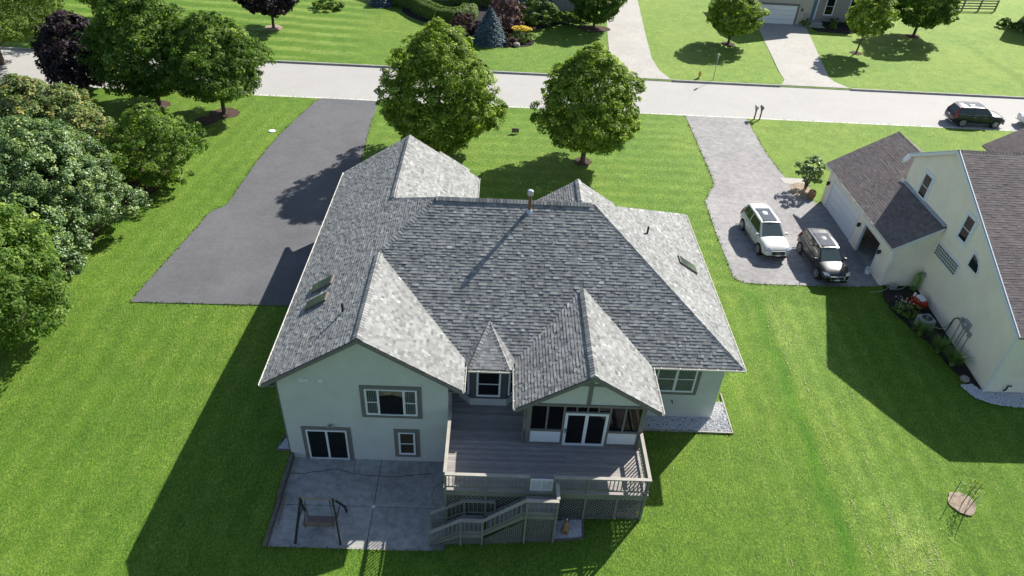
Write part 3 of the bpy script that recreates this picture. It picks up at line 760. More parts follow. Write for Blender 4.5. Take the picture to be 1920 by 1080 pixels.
# ------------------------------------------------------------------ deck
deck = thing('deck', 'taupe wooden deck with railings and stairs behind the house', 'deck', (0, 18, 0))
dinv = Matrix.Translation((0, -18, 0))
def DP(mb, name, mat, parent=None, **k):
    o = mb.build(name, mat, None, **k); o.parent = parent or deck
    if parent is None: o.matrix_parent_inverse = dinv
    return o
y = 18.12; i = 0
while y < 23.8:
    y1 = y+.135; x1 = 6.98 if y < 20.66 else 1.8
    cut = random.choice([None, 1.2, 2.35, 3.6, 2.35]) if y < 20.66 else None
    segs = [(-1.58, x1)] if cut is None else [(-1.58, cut-.003), (cut+.003, x1)]
    for a, b_ in segs:
        DP(MB().box(a, b_, y, y1, FL-.035, FL+random.uniform(-.002, .002)), 'deck_board', 'deckwood')
    y += .141
DP(MB().box(1.9, 6.86, 20.7, 23.84, FL-.06, FL-.01), 'porch_floor', 'deckwood')
rim = MB(); rim.box(-1.56, 6.96, 18.14, 18.18, 2.29, FL-.04); DP(rim, 'rim_joist', 'postwood')
rim = MB(); rim.box(-1.56, -1.52, 18.18, 21.66, 2.29, FL-.04); DP(rim, 'rim_joist', 'postwood')
rim = MB(); rim.box(6.92, 6.96, 18.18, 23.8, 2.29, FL-.04); DP(rim, 'rim_joist', 'postwood')
jo = MB()
for k in range(20): jo.box(-1.4+k*.42, -1.36+k*.42, 18.19, 20.6, 2.32, FL-.045)
DP(jo, 'joist', 'postwood')
RT = 3.58
def post(x, y, z0, z1, s=.1): return DP(MB().box(x-s/2, x+s/2, y-s/2, y+s/2, z0, z1), 'post', 'postwood')
bal_src = MB().box(-.018, .018, -.018, .018, 0, 1).build('baluster', 'postwood', None); bal_src.parent = deck; bal_src.matrix_parent_inverse = dinv
first_bal = [True]
def baluster(p, h):
    o = bal_src if first_bal[0] else bal_src.copy()
    if not first_bal[0]: col.objects.link(o)
    first_bal[0] = False; o.location = p; o.scale = (1, 1, h)
def rail(p, q, top, cap=.14, mat='railwood', step=.165, low=.12, skip_bal=False):
    """level or sloping rail; p,q floor points; top height above floor"""
    p = Vector(p); q = Vector(q); d = q-p; L = Vector((d.x, d.y, 0)).length
    u = Vector((0,0,1)); s = Vector((-d.y, d.x, 0)).normalized()
    m_ = MB(); m_.prism([p+u*top-s*cap/2, p+u*top+s*cap/2, p+u*(top+.04)+s*cap/2, p+u*(top+.04)-s*cap/2], d); DP(m_, 'cap_rail', mat)
    m_ = MB(); m_.prism([p+u*(top-.09)-s*.02, p+u*(top-.09)+s*.02, p+u*(top-.002)+s*.02, p+u*(top-.002)-s*.02], d); DP(m_, 'top_rail', 'postwood')
    m_ = MB(); m_.prism([p+u*low-s*.02, p+u*low+s*.02, p+u*(low+.085)+s*.02, p+u*(low+.085)-s*.02], d); DP(m_, 'bottom_rail', 'postwood')
    k = int(L/step)
    for i in range(1, k): 
        c = p+d*(i/k); baluster(c+u*(low+.085), top-.09-low-.085)
F0 = FL
rail((-1.52,18.18,F0), (1.98,18.18,F0), RT-F0-.02); rail((2.94,18.18,F0), (6.97,18.18,F0), RT-F0-.02)
rail((-1.52,18.26,F0), (-1.52,21.64,F0), RT-F0-.022); rail((6.9,18.26,F0), (6.9,20.68,F0), RT-F0-.022)
for x in (-1.5, .17, 1.9, 3.02, 4.4, 6.88): post(x, 18.18, gz(x, 18.18)-.2, RT-.03)
post(-1.5, 21.55, 0, RT-.03); post(6.88, 20.62, .5, RT-.03); post(5.73, 18.2, gz(5.7, 18.2)-.1, 2.3)
post(6.86, 23.6, .8, 2.6, .14); post(1.9, 20.75, 0, 2.6, .14); post(6.86, 20.75, .5, 2.6, .14)
# gate
gt = MB(); gt.box(2.0, 2.94, 18.16, 18.19, 2.70, 2.75).box(2.0, 2.94, 18.16, 18.19, 3.38, 3.43).box(2.0, 2.05, 18.16, 18.19, 2.75, 3.38).box(2.44, 2.50, 18.16, 18.19, 2.75, 3.38).box(2.89, 2.94, 18.16, 18.19, 2.75, 3.38)
gate = DP(gt, 'gate', 'white')
# lattice
def clip_line(poly, p, d):
    t0, t1 = -1e9, 1e9; k = len(poly)
    area = sum(poly[i][0]*poly[(i+1) % k][1]-poly[(i+1) % k][0]*poly[i][1] for i in range(k))
    for i in range(k):
        a = poly[i]; b = poly[(i+1) % k]; ex, ey = b[0]-a[0], b[1]-a[1]
        nx_, ny_ = (-ey, ex) if area > 0 else (ey, -ex)
        den = d[0]*nx_+d[1]*ny_; num = (p[0]-a[0])*nx_+(p[1]-a[1])*ny_
        if abs(den) < 1e-9:
            if num < 0: return None
            continue
        t = -num/den
        if den > 0: t0 = max(t0, t)
        else: t1 = min(t1, t)
    return (t0, t1) if t1 > t0+.02 else None
def lattice(poly, yv, sp=.105, w=.036, mat='lattice', parent=None, along='y', slope=1.0):
    mb = MB(); xs_ = [p[0] for p in poly]; zs_ = [p[1] for p in poly]
    for sgn, off in ((1, 0), (-1, .012)):
        dx, dz = 1/math.hypot(1, slope), sgn*slope/math.hypot(1, slope)
        c0 = min(xs_)-(max(zs_)-min(zs_))-1
        while c0 < max(xs_)+(max(zs_)-min(zs_))+1:
            zr = (min(zs_)+max(zs_))/2; r = clip_line(poly, (c0, zr), (dx, dz))
            if r:
                a = (c0+dx*r[0], zr+dz*r[0]); b = (c0+dx*r[1], zr+dz*r[1]); nx_, nz_ = -dz*w/2, dx*w/2
                q = [(a[0]-nx_, a[1]-nz_), (b[0]-nx_, b[1]-nz_), (b[0]+nx_, b[1]+nz_), (a[0]+nx_, a[1]+nz_)]
                if along == 'y': mb.prism([(x, yv+off, z) for x, z in q], (0, .009, 0))
                else: mb.prism([(yv+off, x, z) for x, z in q], (.009, 0, 0))
            c0 += sp*1.41
    return mb
lp = lattice([(2.05,2.75),(2.89,2.75),(2.89,3.38),(2.05,3.38)], 18.165, .05, .016); stuff(lp.build('gate_lattice', 'white', gate))
for x0, x1 in ((-1.44,.11),(.23,1.84),(3.08,4.34),(4.46,5.67),(5.79,6.82)):
    zb = max(gz(x0, 18.2), gz(x1, 18.2))-.02 if x0 > 2 else .05
    stuff(DP(lattice([(x0,zb),(x1,zb),(x1,2.28),(x0,2.28)], 18.19, .13, .045), 'lattice_panel', 'lattice'))
    DP(MB().box(x0, x1, 18.175, 18.188, 2.2, 2.28), 'lattice_frame', 'postwood'); DP(MB().box(x0, x1, 18.175, 18.188, zb, zb+.07), 'lattice_frame', 'postwood')
stuff(DP(lattice([(18.3,.9),(23.6,1.2),(23.6,2.28),(18.3,2.28)], 6.9, .13, .045, along='x'), 'lattice_panel', 'lattice'))
stuff(DP(lattice([(18.3,0),(21.6,0),(21.6,2.28),(18.3,2.28)], -1.5, .13, .045, along='x'), 'lattice_panel', 'lattice'))
# stairs: landing, upper flight, lower landing, lower flight
YN, YF = 17.2, 18.1
def treads_board(x0, x1, z, y0=YN, y1=YF):
    k = int((y1-y0)/.145)
    for i in range(k): DP(MB().box(x0, x1, y0+i*.15, y0+i*.15+.144, z-.035, z), 'landing_board', 'deckwood')
treads_board(1.85, 3.08, 2.42); DP(MB().box(1.85, 3.08, YN-.04, YN-.002, 2.16, 2.38), 'rim_joist', 'postwood'); DP(MB().box(3.085, 3.12, YN-.04, YF, 2.16, 2.38), 'rim_joist', 'postwood')
Z2 = .98
treads_board(-.80, .12, Z2); DP(MB().box(-.80, .12, YN-.04, YN-.002, Z2-.24, Z2-.04), 'rim_joist', 'postwood')
def flight(x0, z0, x1, z1, n):
    for i in range(1, n):
        xa = x0+(x1-x0)*i/n; xb = x0+(x1-x0)*(i-1)/n; zt = z0+(z1-z0)*i/n
        DP(MB().box(min(xa,xb)-.01, max(xa,xb), YN+.045, YF-.045, zt-.035, zt), 'tread', 'deckwood')
        DP(MB().box(max(xa,xb)-.0, max(xa,xb)+.02, YN+.045, YF-.045, zt, zt+(z0-z1)/n-.036), 'riser', 'deckwood')
    for yy in (YN, YF-.04):
        st = MB(); st.prism([(x0,yy,z0-.03),(x1,yy,z1-.02+.05),(x1,yy,max(z1-.2,.0)),(x0,yy,z0-.32)], (0,.04,0)); DP(st, 'stringer', 'postwood')
flight(1.85, 2.42, .12, Z2, 8); flight(-.80, Z2, -2.1, 0.0, 6)
rail((1.80,YN-.02,2.42), (3.12,YN-.02,2.42), .90); rail((3.10,YN+.07,2.42), (3.10,YF,2.42), .90)
rail((1.80,YN-.02,2.42), (.10,YN-.02,Z2), .90); rail((.10,YN-.02,Z2), (-.82,YN-.02,Z2), .90); rail((-.82,YN-.02,Z2), (-2.14,YN-.02,.03), .90)
rail((.6,YF+.02,Z2), (-.70,YF+.02,Z2), .92); rail((-.70,YF+.02,Z2), (-2.14,YF+.02,.03), .92)
for x, z in ((3.08,3.3),(1.86,3.3),(.10,1.86),(-.80,1.86),(-2.1,.92)): post(x, YN-.02, -.1, z)
for x, z in ((.6,1.88),(-.70,1.88),(-2.1,.95)): post(x, YF+.02, -.1, z)
gzf = lambda x: max(.02, gz(x, YN)-.05)
for poly in ([(1.95,gzf(2)),(3.0,gzf(3)),(3.0,2.14),(1.95,2.14)], [(.18,gzf(.2)),(1.78,gzf(1.7)),(1.78,1.98),(.18,Z2-.34)], [(-.74,.03),(.04,.05),(.04,Z2-.26),(-.74,Z2-.26)], [(-1.95,.02),(-.86,.02),(-.86,Z2-.36)]):
    stuff(DP(lattice(poly, YN-.01, .12, .042), 'lattice_panel', 'lattice'))
stuff(DP(lattice([(17.25,.2),(18.05,.2),(18.05,2.14),(17.25,2.14)], 3.09, .12, .042, along='x'), 'lattice_panel', 'lattice'))
# near-black sheet on the ground below the deck
struct(sheet('under_deck_sheet', [(-1.4,18.25),(6.8,18.25),(6.8,23.6),(-1.4,23.6)], .03, 'darkmulch'))

# ------------------------------------------------------------------ pebble beds
def pebbles(name, label, poly, zoff, n, size=(.035,.07), mat='pebble'):
    xs_ = [p[0] for p in poly]; ys_ = [p[1] for p in poly]; P_ = []
    while len(P_) < n:
        x = rng.uniform(min(xs_), max(xs_), n); y = rng.uniform(min(ys_), max(ys_), n); k = inpoly(x, y, poly); P_ += list(zip(x[k], y[k]))
    P_ = np.array(P_[:n]); c = np.column_stack([P_, g(P_[:,0], P_[:,1])+zoff])
    base = np.array([(1,0,0),(0,1,0),(-1,0,0),(0,-1,0),(0,0,1),(0,0,-1)], float); fcs = np.array([(0,1,4),(1,2,4),(2,3,4),(3,0,4),(1,0,5),(2,1,5),(3,2,5),(0,3,5)])
    sc = rng.uniform(size[0], size[1], (n, 1, 3))*np.array([1,1,.75]); a = rng.uniform(0, 6.28, n); ca, sa = np.cos(a), np.sin(a)
    V = base[None]*sc; V = np.stack([V[:,:,0]*ca[:,None]-V[:,:,1]*sa[:,None], V[:,:,0]*sa[:,None]+V[:,:,1]*ca[:,None], V[:,:,2]], -1)+c[:,None]
    F = (fcs[None]+(np.arange(n)*6)[:,None,None]).reshape(-1, 3)
    o = np_mesh(name, V.reshape(-1,3), F, mat); tag(o, label, 'gravel'); return stuff(o)
bed1 = [(7.05,23.05),(12.05,23.0),(12.05,24.9),(11.3,24.9),(11.2,23.85),(7.05,23.85)]
pebbles('pebble_bed', 'white pebbles along the right wall below the hipped roof', bed1, .03, 2600)
def edging(name, label, pts, mat='mulch_pale', h=.1):
    e = thing(name, label, 'edging', (pts[0][0], pts[0][1], gz(*pts[0])))
    for a, b in zip(pts[:-1], pts[1:]):
        mb = MB(); A = Vector((a[0]-pts[0][0], a[1]-pts[0][1], gz(*a)-gz(*pts[0])+h*.3)); B = Vector((b[0]-pts[0][0], b[1]-pts[0][1], gz(*b)-gz(*pts[0])+h*.3))
        mb.beam(A, B, .06, h); mb.build('edging_board', mat, e)
    return e
edging('bed_edging', 'pale timber strip around the pebbles at the right wall', [(7.0,22.98),(12.1,22.95),(12.1,25.5)], 'railwood')
pebbles('pebble_bed', 'white pebbles beside the deck stairs with a clay figure', [(3.14,17.27),(4.32,17.32),(4.38,18.15),(3.14,18.15)], .02, 900)
edging('bed_edging', 'thin strip around the pebbles beside the deck stairs', [(3.12,17.22),(4.38,17.27),(4.44,18.2)], 'timber')
pebbles('pebble_bed', 'small triangle of pebbles at the left corner of the house', [(-9.65,21.75),(-9.02,21.75),(-9.02,23.3)], .03, 350)
edging('bed_edging', 'short timber strip at the left corner of the house', [(-9.0,21.72),(-9.72,21.72),(-9.15,23.5)], 'timber')
pebbles('pebble_bed', 'pebbles at the near corner of the cream house', [(25.9,27.3),(26.3,26.4),(27.2,26.0),(30,25.7),(34,25.7),(34,26.85),(27.0,26.85),(26.6,27.4)], .03, 3500, (.04,.09))
# clay figure
cf = thing('clay_figure', 'tall brown clay pot figure standing on pebbles by the stairs', 'pot', (3.62, 17.55, gz(3.62,17.55)))
def lathe(prof, k=14):
    mb = MB(); n0 = 0
    for r, z in prof:
        for j in range(k): mb.v.append((r*math.cos(2*math.pi*j/k), r*math.sin(2*math.pi*j/k), z))
    for i in range(len(prof)-1):
        for j in range(k): mb.f.append((i*k+j, i*k+(j+1) % k, (i+1)*k+(j+1) % k, (i+1)*k+j))
    mb.f.append(tuple(range(k-1, -1, -1))); e = (len(prof)-1)*k; mb.f.append(tuple(range(e, e+k))); return mb
lathe([(.1,0),(.155,.08),(.165,.25),(.13,.4),(.115,.55),(.12,.68),(.09,.8),(.05,.86)]).build('body', 'terra', cf, smooth=True)
lathe([(.02,.86),(.035,.93),(.05,1.0),(.02,1.05)], 8).build('finial', 'silver', cf, smooth=True)
MB().box(-.06, -.02, -.175, -.12, .28, .33).box(.02, .06, -.175, -.12, .28, .33).box(-.05, .05, -.172, -.12, .18, .21).build('face_holes', 'dark', cf)

# ------------------------------------------------------------------ garden swing
sw = thing('garden_swing', 'weathered wooden bench swing on a dark A-frame stand', 'swing', (-6.82, 17.95, 0))
BZ = 2.0
b = MB(); b.beam((-.80,0,BZ), (.80,0,BZ), .07, .08); b.build('beam', 'fence', sw)
for s in (-1, 1):
    x = s*.66; xf = s*.95
    l = MB(); l.beam((x,-.02,BZ+.05), (xf,-.82,.0), .08, .08); l.build('leg', 'blackmetal', sw)
    l = MB(); l.beam((x,.02,BZ-.02), (xf*.97,.62,.62), .09, .09); l.beam((xf*.97,.62,.64), (xf*.96,.80,0), .085, .085); l.build('leg', 'blackmetal', sw)
    l = MB(); l.beam((x+s*.12,-.36,1.0), (x+s*.12,.34,1.02), .04, .04); l.build('brace', 'blackmetal', sw)
    for dy in (-.22, .24):
        ch_ = MB(); ch_.tube([(s*.5,0,BZ-.06), (s*.62,dy,.62)], .012, 6); ch_.build('chain', 'blackmetal', sw)
for k in range(5): MB().box(-.6, .6, -.26+k*.105, -.17+k*.105, .43, .455).build('seat_slat', 'cedar', sw)
for k in range(4):
    q = MB(); q.prism([(-.6,-.30-k*.035,.50+k*.13),(.6,-.30-k*.035,.50+k*.13),(.6,-.33-k*.035,.61+k*.13),(-.6,-.33-k*.035,.61+k*.13)], (0,-.025,0)); q.build('back_slat', 'cedar', sw)
for s in (-.58, 0, .58):
    q = MB(); q.beam((s,-.34,.42), (s,-.50,1.05), .05, .06); q.build('back_post', 'cedar', sw)
for s in (-1, 1):
    MB().box(s*.62-.04, s*.62+.04, -.36, .3, .66, .69).build('armrest', 'cedar', sw); MB().box(s*.62-.02, s*.62+.02, .2, .26, .42, .66).build('arm_post', 'cedar', sw)
# patio hose
hz = MB(); pts = []
for k in range(16):
    a = R(100+k*11); pts.append((-1.35+.62*math.cos(a)-.3, 19.75+.75*math.sin(a), .015))
hz.tube(pts, .012, 6); tag(hz.build('garden_hose', 'palehose', smooth=True), 'thin pale hose lying on the patio beside the deck', 'hose')

# ------------------------------------------------------------------ neighbour's cream house
nb = thing('cream_house', 'cream stucco house with dark brown shingle roof and garage', 'house', (27, 27, 0))
ninv = Matrix.Translation((-27, -27, 0))
def NP(mb, name, mat, parent=None, **k):
    o = mb.build(name, mat, None, **k); o.parent = parent or nb
    if parent is None: o.matrix_parent_inverse = ninv
    return o
XN = 27.0
NP(MB().prism([(XN,26.9,.3),(XN,41.0,.3),(XN,41.0,7.75),(XN,37.17,9.82),(XN,26.9,4.75)], (14,0,0)), 'wall', 'cream')
# garage walls with openings
GX, GZ = 24.6, 1.42
gw = MB()
GA, GB_ = 35.55, 46.0
d1a, d1b, d2a, d2b = 40.4, 45.15, 36.95, 39.45
top = 4.15; dt = 3.62
for y0, y1 in ((GA, d2a), (d2b, d1a), (d1b, GB_)): gw.box(GX, GX+.15, y0, y1, .9, top)
for y0, y1 in ((d2a, d2b), (d1a, d1b)): gw.box(GX, GX+.15, y0, y1, dt, top)
NP(gw, 'garage_front_wall', 'cream')
NP(MB().prism([(GX+.15,GA,.6),(XN,GA,.6),(XN,GA,5.75),(GX+.15,GA,4.3)], (0,.15,0)), 'garage_side_wall', 'cream')
NP(MB().prism([(GX+.15,GB_-.15,.9),(33,GB_-.15,.9),(33,GB_-.15,4.2),(28.7,GB_-.15,6.8),(GX+.15,GB_-.15,4.3)], (0,.15,0)), 'garage_far_wall', 'cream')
NP(MB().box(GX+.02, 30, GA+.15, GB_-.15, 1.2, GZ), 'garage_floor', 'patio'); NP(MB().box(30, 30.1, GA+.15, GB_-.15, GZ, 4.2), 'garage_back_wall', 'siding_cream')
gd = MB()
for i in range(4): gd.box(GX+.05, GX+.09, d1a+.08, d1b-.08, GZ+.02+i*.54, GZ+.545+i*.54)
NP(gd, 'garage_door', 'white')
for a, b_ in ((d1a, d1b), (d2a, d2b)):
    tr_ = MB(); tr_.box(GX-.03, GX+.13, a-.01, a+.09, GZ-.1, dt).box(GX-.03, GX+.13, b_-.09, b_+.01, GZ-.1, dt).box(GX-.03, GX+.13, a+.09, b_-.09, dt-.09, dt+.02)
    NP(tr_, 'door_frame', 'white')
# neighbour roofs
nroof = MB()
GE, GEz, GRx, GRz = 24.32, 4.25, 28.7, 6.96
N1 = [(GE,35.35,GEz),(GE,46.55,GEz),(GRx,46.55,GRz),(GRx,41.3,GRz),(XN,41.3,GEz+(XN-GE)*.619),(XN,35.35,GEz+(XN-GE)*.619)]
N1a = [(GE,35.35,GEz),(GE,46.55,GEz),(XN-.02,46.55,GEz+(XN-GE)*.619),(XN-.02,35.35,GEz+(XN-GE)*.619)]
N1b = [(XN-.02,41.35,GEz+(XN-GE)*.619),(XN-.02,46.55,GEz+(XN-GE)*.619),(GRx,46.55,GRz),(GRx,41.35,GRz)]
N2 = [(GRx+4.4,41.35,GEz),(GRx+4.4,46.55,GEz),(GRx,46.55,GRz),(GRx,41.35,GRz)]
N3 = [(XN-.15,26.7,4.80),(41,26.7,4.80),(41,37.17,10.02),(XN-.15,37.17,10.02)]
N4 = [(XN-.15,41.4,7.72),(41,41.4,7.72),(41,37.17,10.02),(XN-.15,37.17,10.02)]
N5 = [(37.2,44,5.0),(37.2,49.3,5.0),(41.4,49.3,7.6),(41.4,44,7.6)]; N6 = [(45.6,44,5.0),(45.6,49.3,5.0),(41.4,49.3,7.6),(41.4,44,7.6)]
for P_ in (N1a, N1b, N2, N3, N4, N5, N6): roof_slab(nroof, P_, .1)
nro = NP(nroof, 'roof', 'soffit')
nsh = roof_shingles([N1a, N1b, N2, N3, N5, N6, N4], .16, .2, .36, .011, lambda c: c[0] > 42)
shingle_mesh('shingle_courses', nsh, 'shingle_nb', nro)
build_caps(ridge_caps([((GRx,41.35,GRz),(GRx,46.55,GRz),(-.62,0,1),(.62,0,1)), ((XN-.15,37.17,10.02),(41,37.17,10.02),(0,-.5,1),(0,.55,1)), ((41.4,44,7.6),(41.4,49.3,7.6),(-.62,0,1),(.62,0,1))], .2, .15, .03), 0, nro, 'shingle_nb', 'shingle_nb')
NP(MB().prism([(37.6,48.9,1.3),(45.2,48.9,1.3),(45.2,48.9,5.0),(41.4,48.9,7.4),(37.6,48.9,5.0)], (0,-8,0)), 'wall', 'cream')
for a, b_ in (((XN-.15,26.7,4.78),(XN-.15,37.17,10.0)), ((XN-.15,37.17,10.0),(XN-.15,41.4,7.7))):
    a = Vector(a); b_ = Vector(b_); rk = MB(); rk.prism([a, b_, b_+Vector((0,0,-.2)), a+Vector((0,0,-.2))], (-.04,0,0))
    rk.prism([a+Vector((0,0,.07)), b_+Vector((0,0,.07)), b_+Vector((0,0,.0)), a+Vector((0,0,.0))], (.05,0,0)); NP(rk, 'rake_board', 'white')
rk = MB(); a, b_ = Vector((GE,35.35,GEz)), Vector((XN-.1,35.35,GEz+(XN-.1-GE)*.619)); rk.prism([a, b_, b_+Vector((0,0,-.18)), a+Vector((0,0,-.18))], (0,-.035,0))
NP(rk, 'rake_board', 'white')
fs = MB(); fs.box(GE-.03, GE+.02, 35.32, 46.58, GEz-.14, GEz+.015); NP(fs, 'fascia', 'gutter')
for pts in ([(24.5,35.42,4.1),(24.75,35.5,3.8),(24.75,35.5,1.4)], [(26.93,26.78,4.7),(26.93,26.86,4.5),(26.93,26.86,.8)]):
    d = MB()
    for p, q in zip(pts[:-1], pts[1:]): d.beam(p, q, .09, .07)
    NP(d, 'downspout', 'white')
fl_ = MB(); fl_.prism([(XN-.16,35.4,5.90),(XN-.16,41.3,5.90),(XN-.005,41.3,6.02),(XN-.005,35.4,6.02)], (0,0,.03)); NP(fl_, 'flashing', 'greymetal')
# neighbour windows: built facing -y in local coords, turned to face -x
def nwin(y0, y1, z0, z1, dh=True):
    w = window(None, 0, y1-y0, z0, z1, 0, [0, 1], fr=.05, doublehung=(0,) if dh else ())
    t = MB(); e = .16; L = y1-y0
    t.box(-e, -.001, -.04, -.001, z0-e, z1+e).box(L+.001, L+e, -.04, -.001, z0-e, z1+e).box(0, L, -.04, -.001, z0-e, z0-.001).box(0, L, -.04, -.001, z1+.001, z1+e); t.build('window_trim', 'white', w)
    w.parent = nb; w.matrix_parent_inverse = ninv; w.location = (XN, y1, 0); w.rotation_euler = (0, 0, R(-90)); return w
nwin(38.34, 39.24, 6.02, 7.54); nwin(33.34, 34.22, 6.03, 7.56)
gbk = MB(); gbk.box(XN-.05, XN-.001, 32.87, 35.45, 4.05, 4.95); gbo = NP(gbk, 'glass_block_window', 'white')
src = None
for r_ in range(4):
    for c_ in range(12):
        y0 = 32.98+c_*.197; z0 = 4.145+r_*.18
        if src is None: src = MB().box(-.012, .012, 0, .155, 0, .135).build('glass_block', 'glassblock', gbo, bevel=.01); o = src
        else: o = src.copy(); col.objects.link(o); o.parent = gbo
        o.location = (XN-.055, y0, z0)
qa = [(32.5,5.18)]+[(32.5-1.15*math.sin(R(t)), 5.18+1.08*math.cos(R(t))) for t in range(0, 91, 10)]
qo = NP(MB().prism([(XN-.05,y,z) for y, z in qa], (.049,0,0)), 'quarter_round_window', 'white')
qb = [(32.34,5.33)]+[(32.34-.84*math.sin(R(t)), 5.33+.76*math.cos(R(t))) for t in range(0, 91, 10)]
MB().prism([(XN-.06,y,z) for y, z in qb], (.012,0,0)).build('pane', 'carglass', qo)
for (x, y) in ((33.4,36.6),(30.6,30.5)):
    z = 4.80+(y-26.7)*.4986; v = MB(); v.box(x-.22, x+.22, y-.22, y+.22, z-.15, z+.22); o = NP(v, 'roof_vent', 'blackmetal', bevel=.03)
    t = MB(); t.box(x-.2, x+.2, y-.2, y+.2, z+.221, z+.235); t.build('vent_lid', 'silver', o)
v = MB(); v.prism([(26.95,41.7,7.45),(26.6,41.55,7.1),(26.6,41.25,7.1),(26.95,41.3,7.45)], (0,0,.18)); NP(v, 'gutter_end', 'white')
for y in (45.6, 39.93, 36.7):
    l = MB(); l.box(GX-.06, GX-.001, y-.06, y+.06, 3.05, 3.25); l.tube([(GX-.14,y,2.95),(GX-.14,y,3.0),(GX-.14,y,3.2),(GX-.14,y,3.3)], [.03,.08,.10,.02], 8); NP(l, 'lantern', 'blackmetal')
# garage contents
random.seed(5)
for i, (x, y, z, s, m_, lab, cat) in enumerate([(26.2,37.6,0,.55,'blue','blue plastic bin standing just inside the open garage','bin'),(26.3,38.6,0,.5,'cloth','pale boxy clutter just inside the open garage','box'),(26.8,39.0,.0,.6,'white','white sack at the back of the open garage','sack'),(27.4,37.4,0,.8,'timber','brown carton at the back of the open garage','carton')]):
    o = thing(['storage_bin','storage_box','sack','carton'][i], lab, cat, (x, y, GZ))
    MB().prism([(-s/2,-s/2,0),(s/2,-s/2,0),(s/2,s/2,0),(-s/2,s/2,0)], (.03,.02,s*1.2)).build('body', m_, o, bevel=.04); MB().box(-s*.5, s*.58, -s*.5, s*.56, s*1.2+.005, s*1.28).build('lid', 'cloth' if m_ != 'cloth' else 'white', o)
bk = thing('bucket', 'white plastic bucket by the open garage doorway', 'bucket', (24.35, 36.75, GZ))
lathe([(.15,0),(.19,.36),(.2,.37),(.2,.39),(.18,.39),(.14,.03)], 16).build('body', 'white', bk, smooth=False); MB().tube([(-.2,0,.37),(-.14,.1,.42),(0,.2,.44),(.14,.1,.42),(.2,0,.37)], .006, 5).build('handle', 'greymetal', bk)
# planting bed, AC, meters, hose, red cooler
struct(sheet('mulch_bed', [(24.9,35.45),(26.95,35.45),(26.95,27.0),(26.4,27.3),(25.9,28.6),(25.6,30.2),(25.0,31.6),(24.5,33.0),(24.4,34.3)], .03, 'darkmulch', .5))
ac = thing('air_conditioner', 'grey air conditioner unit in the mulch bed', 'air conditioner', (25.75, 31.75, gz(25.75,31.75)+.03), R(6))
MB().box(-.38, .38, -.38, .38, .03, .72).build('cabinet', 'greymetal', ac, bevel=.05)
fin = MB()
for k in range(14):
    for s in (-1, 1): fin.box(-.33, .33, s*.385-.006, s*.385+.006, .1+k*.042, .115+k*.042).box(s*.385-.006, s*.385+.006, -.33, .33, .1+k*.042, .115+k*.042)
stuff(fin.build('fins', 'silver', ac))
lathe([(.30,.722),(.30,.735),(.02,.735)], 20).build('fan_opening', 'dark', ac)
gr = MB()
for r_ in (.12, .2, .28): gr.tube([(r_*math.cos(R(t)), r_*math.sin(R(t)), .745) for t in range(0, 361, 20)], .006, 5)
gr.tube([(0,0,.74),(0,0,.76)], .06, 10); gr.build('fan_grille', 'greymetal', ac)
pipe = MB(); pipe.tube([(.38,-.1,.3),(.6,-.15,.12),(.9,-.3,.1),(1.1,-.45,.35),(1.2,-.5,.9)], .025, 6); pipe.build('refrigerant_line', 'palehose', ac)
MB().box(.385, .45, -.25, -.05, .25, .45).build('junction_box', 'white', ac)
mb_ = thing('meter_set', 'grey utility meter boxes with conduits on the cream wall', 'meter', (XN, 30.2, 0))
MB().box(-.14, -.002, -.28, .28, 2.4, 2.95).build('meter_box', 'greymetal', mb_, bevel=.015); lathe([(.1,0),(.1,.06),(.07,.09)], 12).build('meter', 'silver', mb_).matrix_local = Matrix.Translation((-.14,0,2.72)) @ Matrix.Rotation(R(-90),4,'Y')
MB().box(-.12, -.002, -.62, -.40, 2.25, 2.55).build('meter_box', 'greymetal', mb_); MB().box(-.12, -.002, .42, .58, 2.5, 2.8).build('meter_box', 'greymetal', mb_)
for yv, zt in ((-.5,2.25),(-.1,2.4),(.12,2.4),(.5,2.5)): MB().tube([(-.05,yv,gz(XN,30.2+yv)-.05),(-.05,yv,zt)], .025, 8).build('conduit', 'greymetal', mb_)
MB().tube([(-.04,.62,2.55),(-.14,.75,2.6),(-.2,.9,2.4),(-.15,1.0,1.7),(-.3,.95,1.15)], .035, 8).build('cable', 'blackmetal', mb_)
hr = thing('hanging_hose', 'coiled green garden hose hanging in the wall corner', 'hose', (26.78, 35.2, 0))
for k in range(9):
    rr = .2+.012*k; MB().tube([(-rr*.42*math.sin(R(t))-.10-.045*(k % 4), .05*(k % 5)-.15+rr*.3*math.sin(R(t)), 2.15+rr*2.6*math.cos(R(t))-.15) for t in range(0, 361, 20)], .018, 6).build('coil', 'hose', hr, smooth=True)
MB().box(-.05, .2, -.1, .1, 2.5, 2.7).build('hanger', 'greymetal', hr)
lh = MB(); pts = [G(*p) for p in ((1712,527),(1704,535),(1690,543),(1676,544),(1668,541),(1660,537),(1659,533),(1664,531),(1668,536),(1662,543),(1650,548),(1632,549),(1628,552))]
ptsd = []
for a, b_ in zip(pts[:-1], pts[1:]):
    for k in range(4): ptsd.append(a.lerp(b_, k/4)+Vector((0,0,.06)))
lh.tube(ptsd, .022, 6); tag(lh.build('garden_hose', 'palehose', smooth=True), 'loose hose trailing from the mulch bed onto the lawn', 'hose')
cool = thing('cooler', 'red tub with a white container on top beside the cream wall', 'cooler', (26.35, 33.75, gz(26.35,33.75)+.03), R(12))
MB().prism([(-.28,-.42,0),(.28,-.42,0),(.32,.42,0),(-.32,.42,0)], (0,0,.45)).build('tub', 'red', cool, bevel=.05); MB().box(-.16, .14, -.3, .25, .452, .62).build('container', 'white', cool, bevel=.03); MB().box(-.25, -.15, .28, .4, .452, .7).build('jug', 'white', cool, bevel=.02)
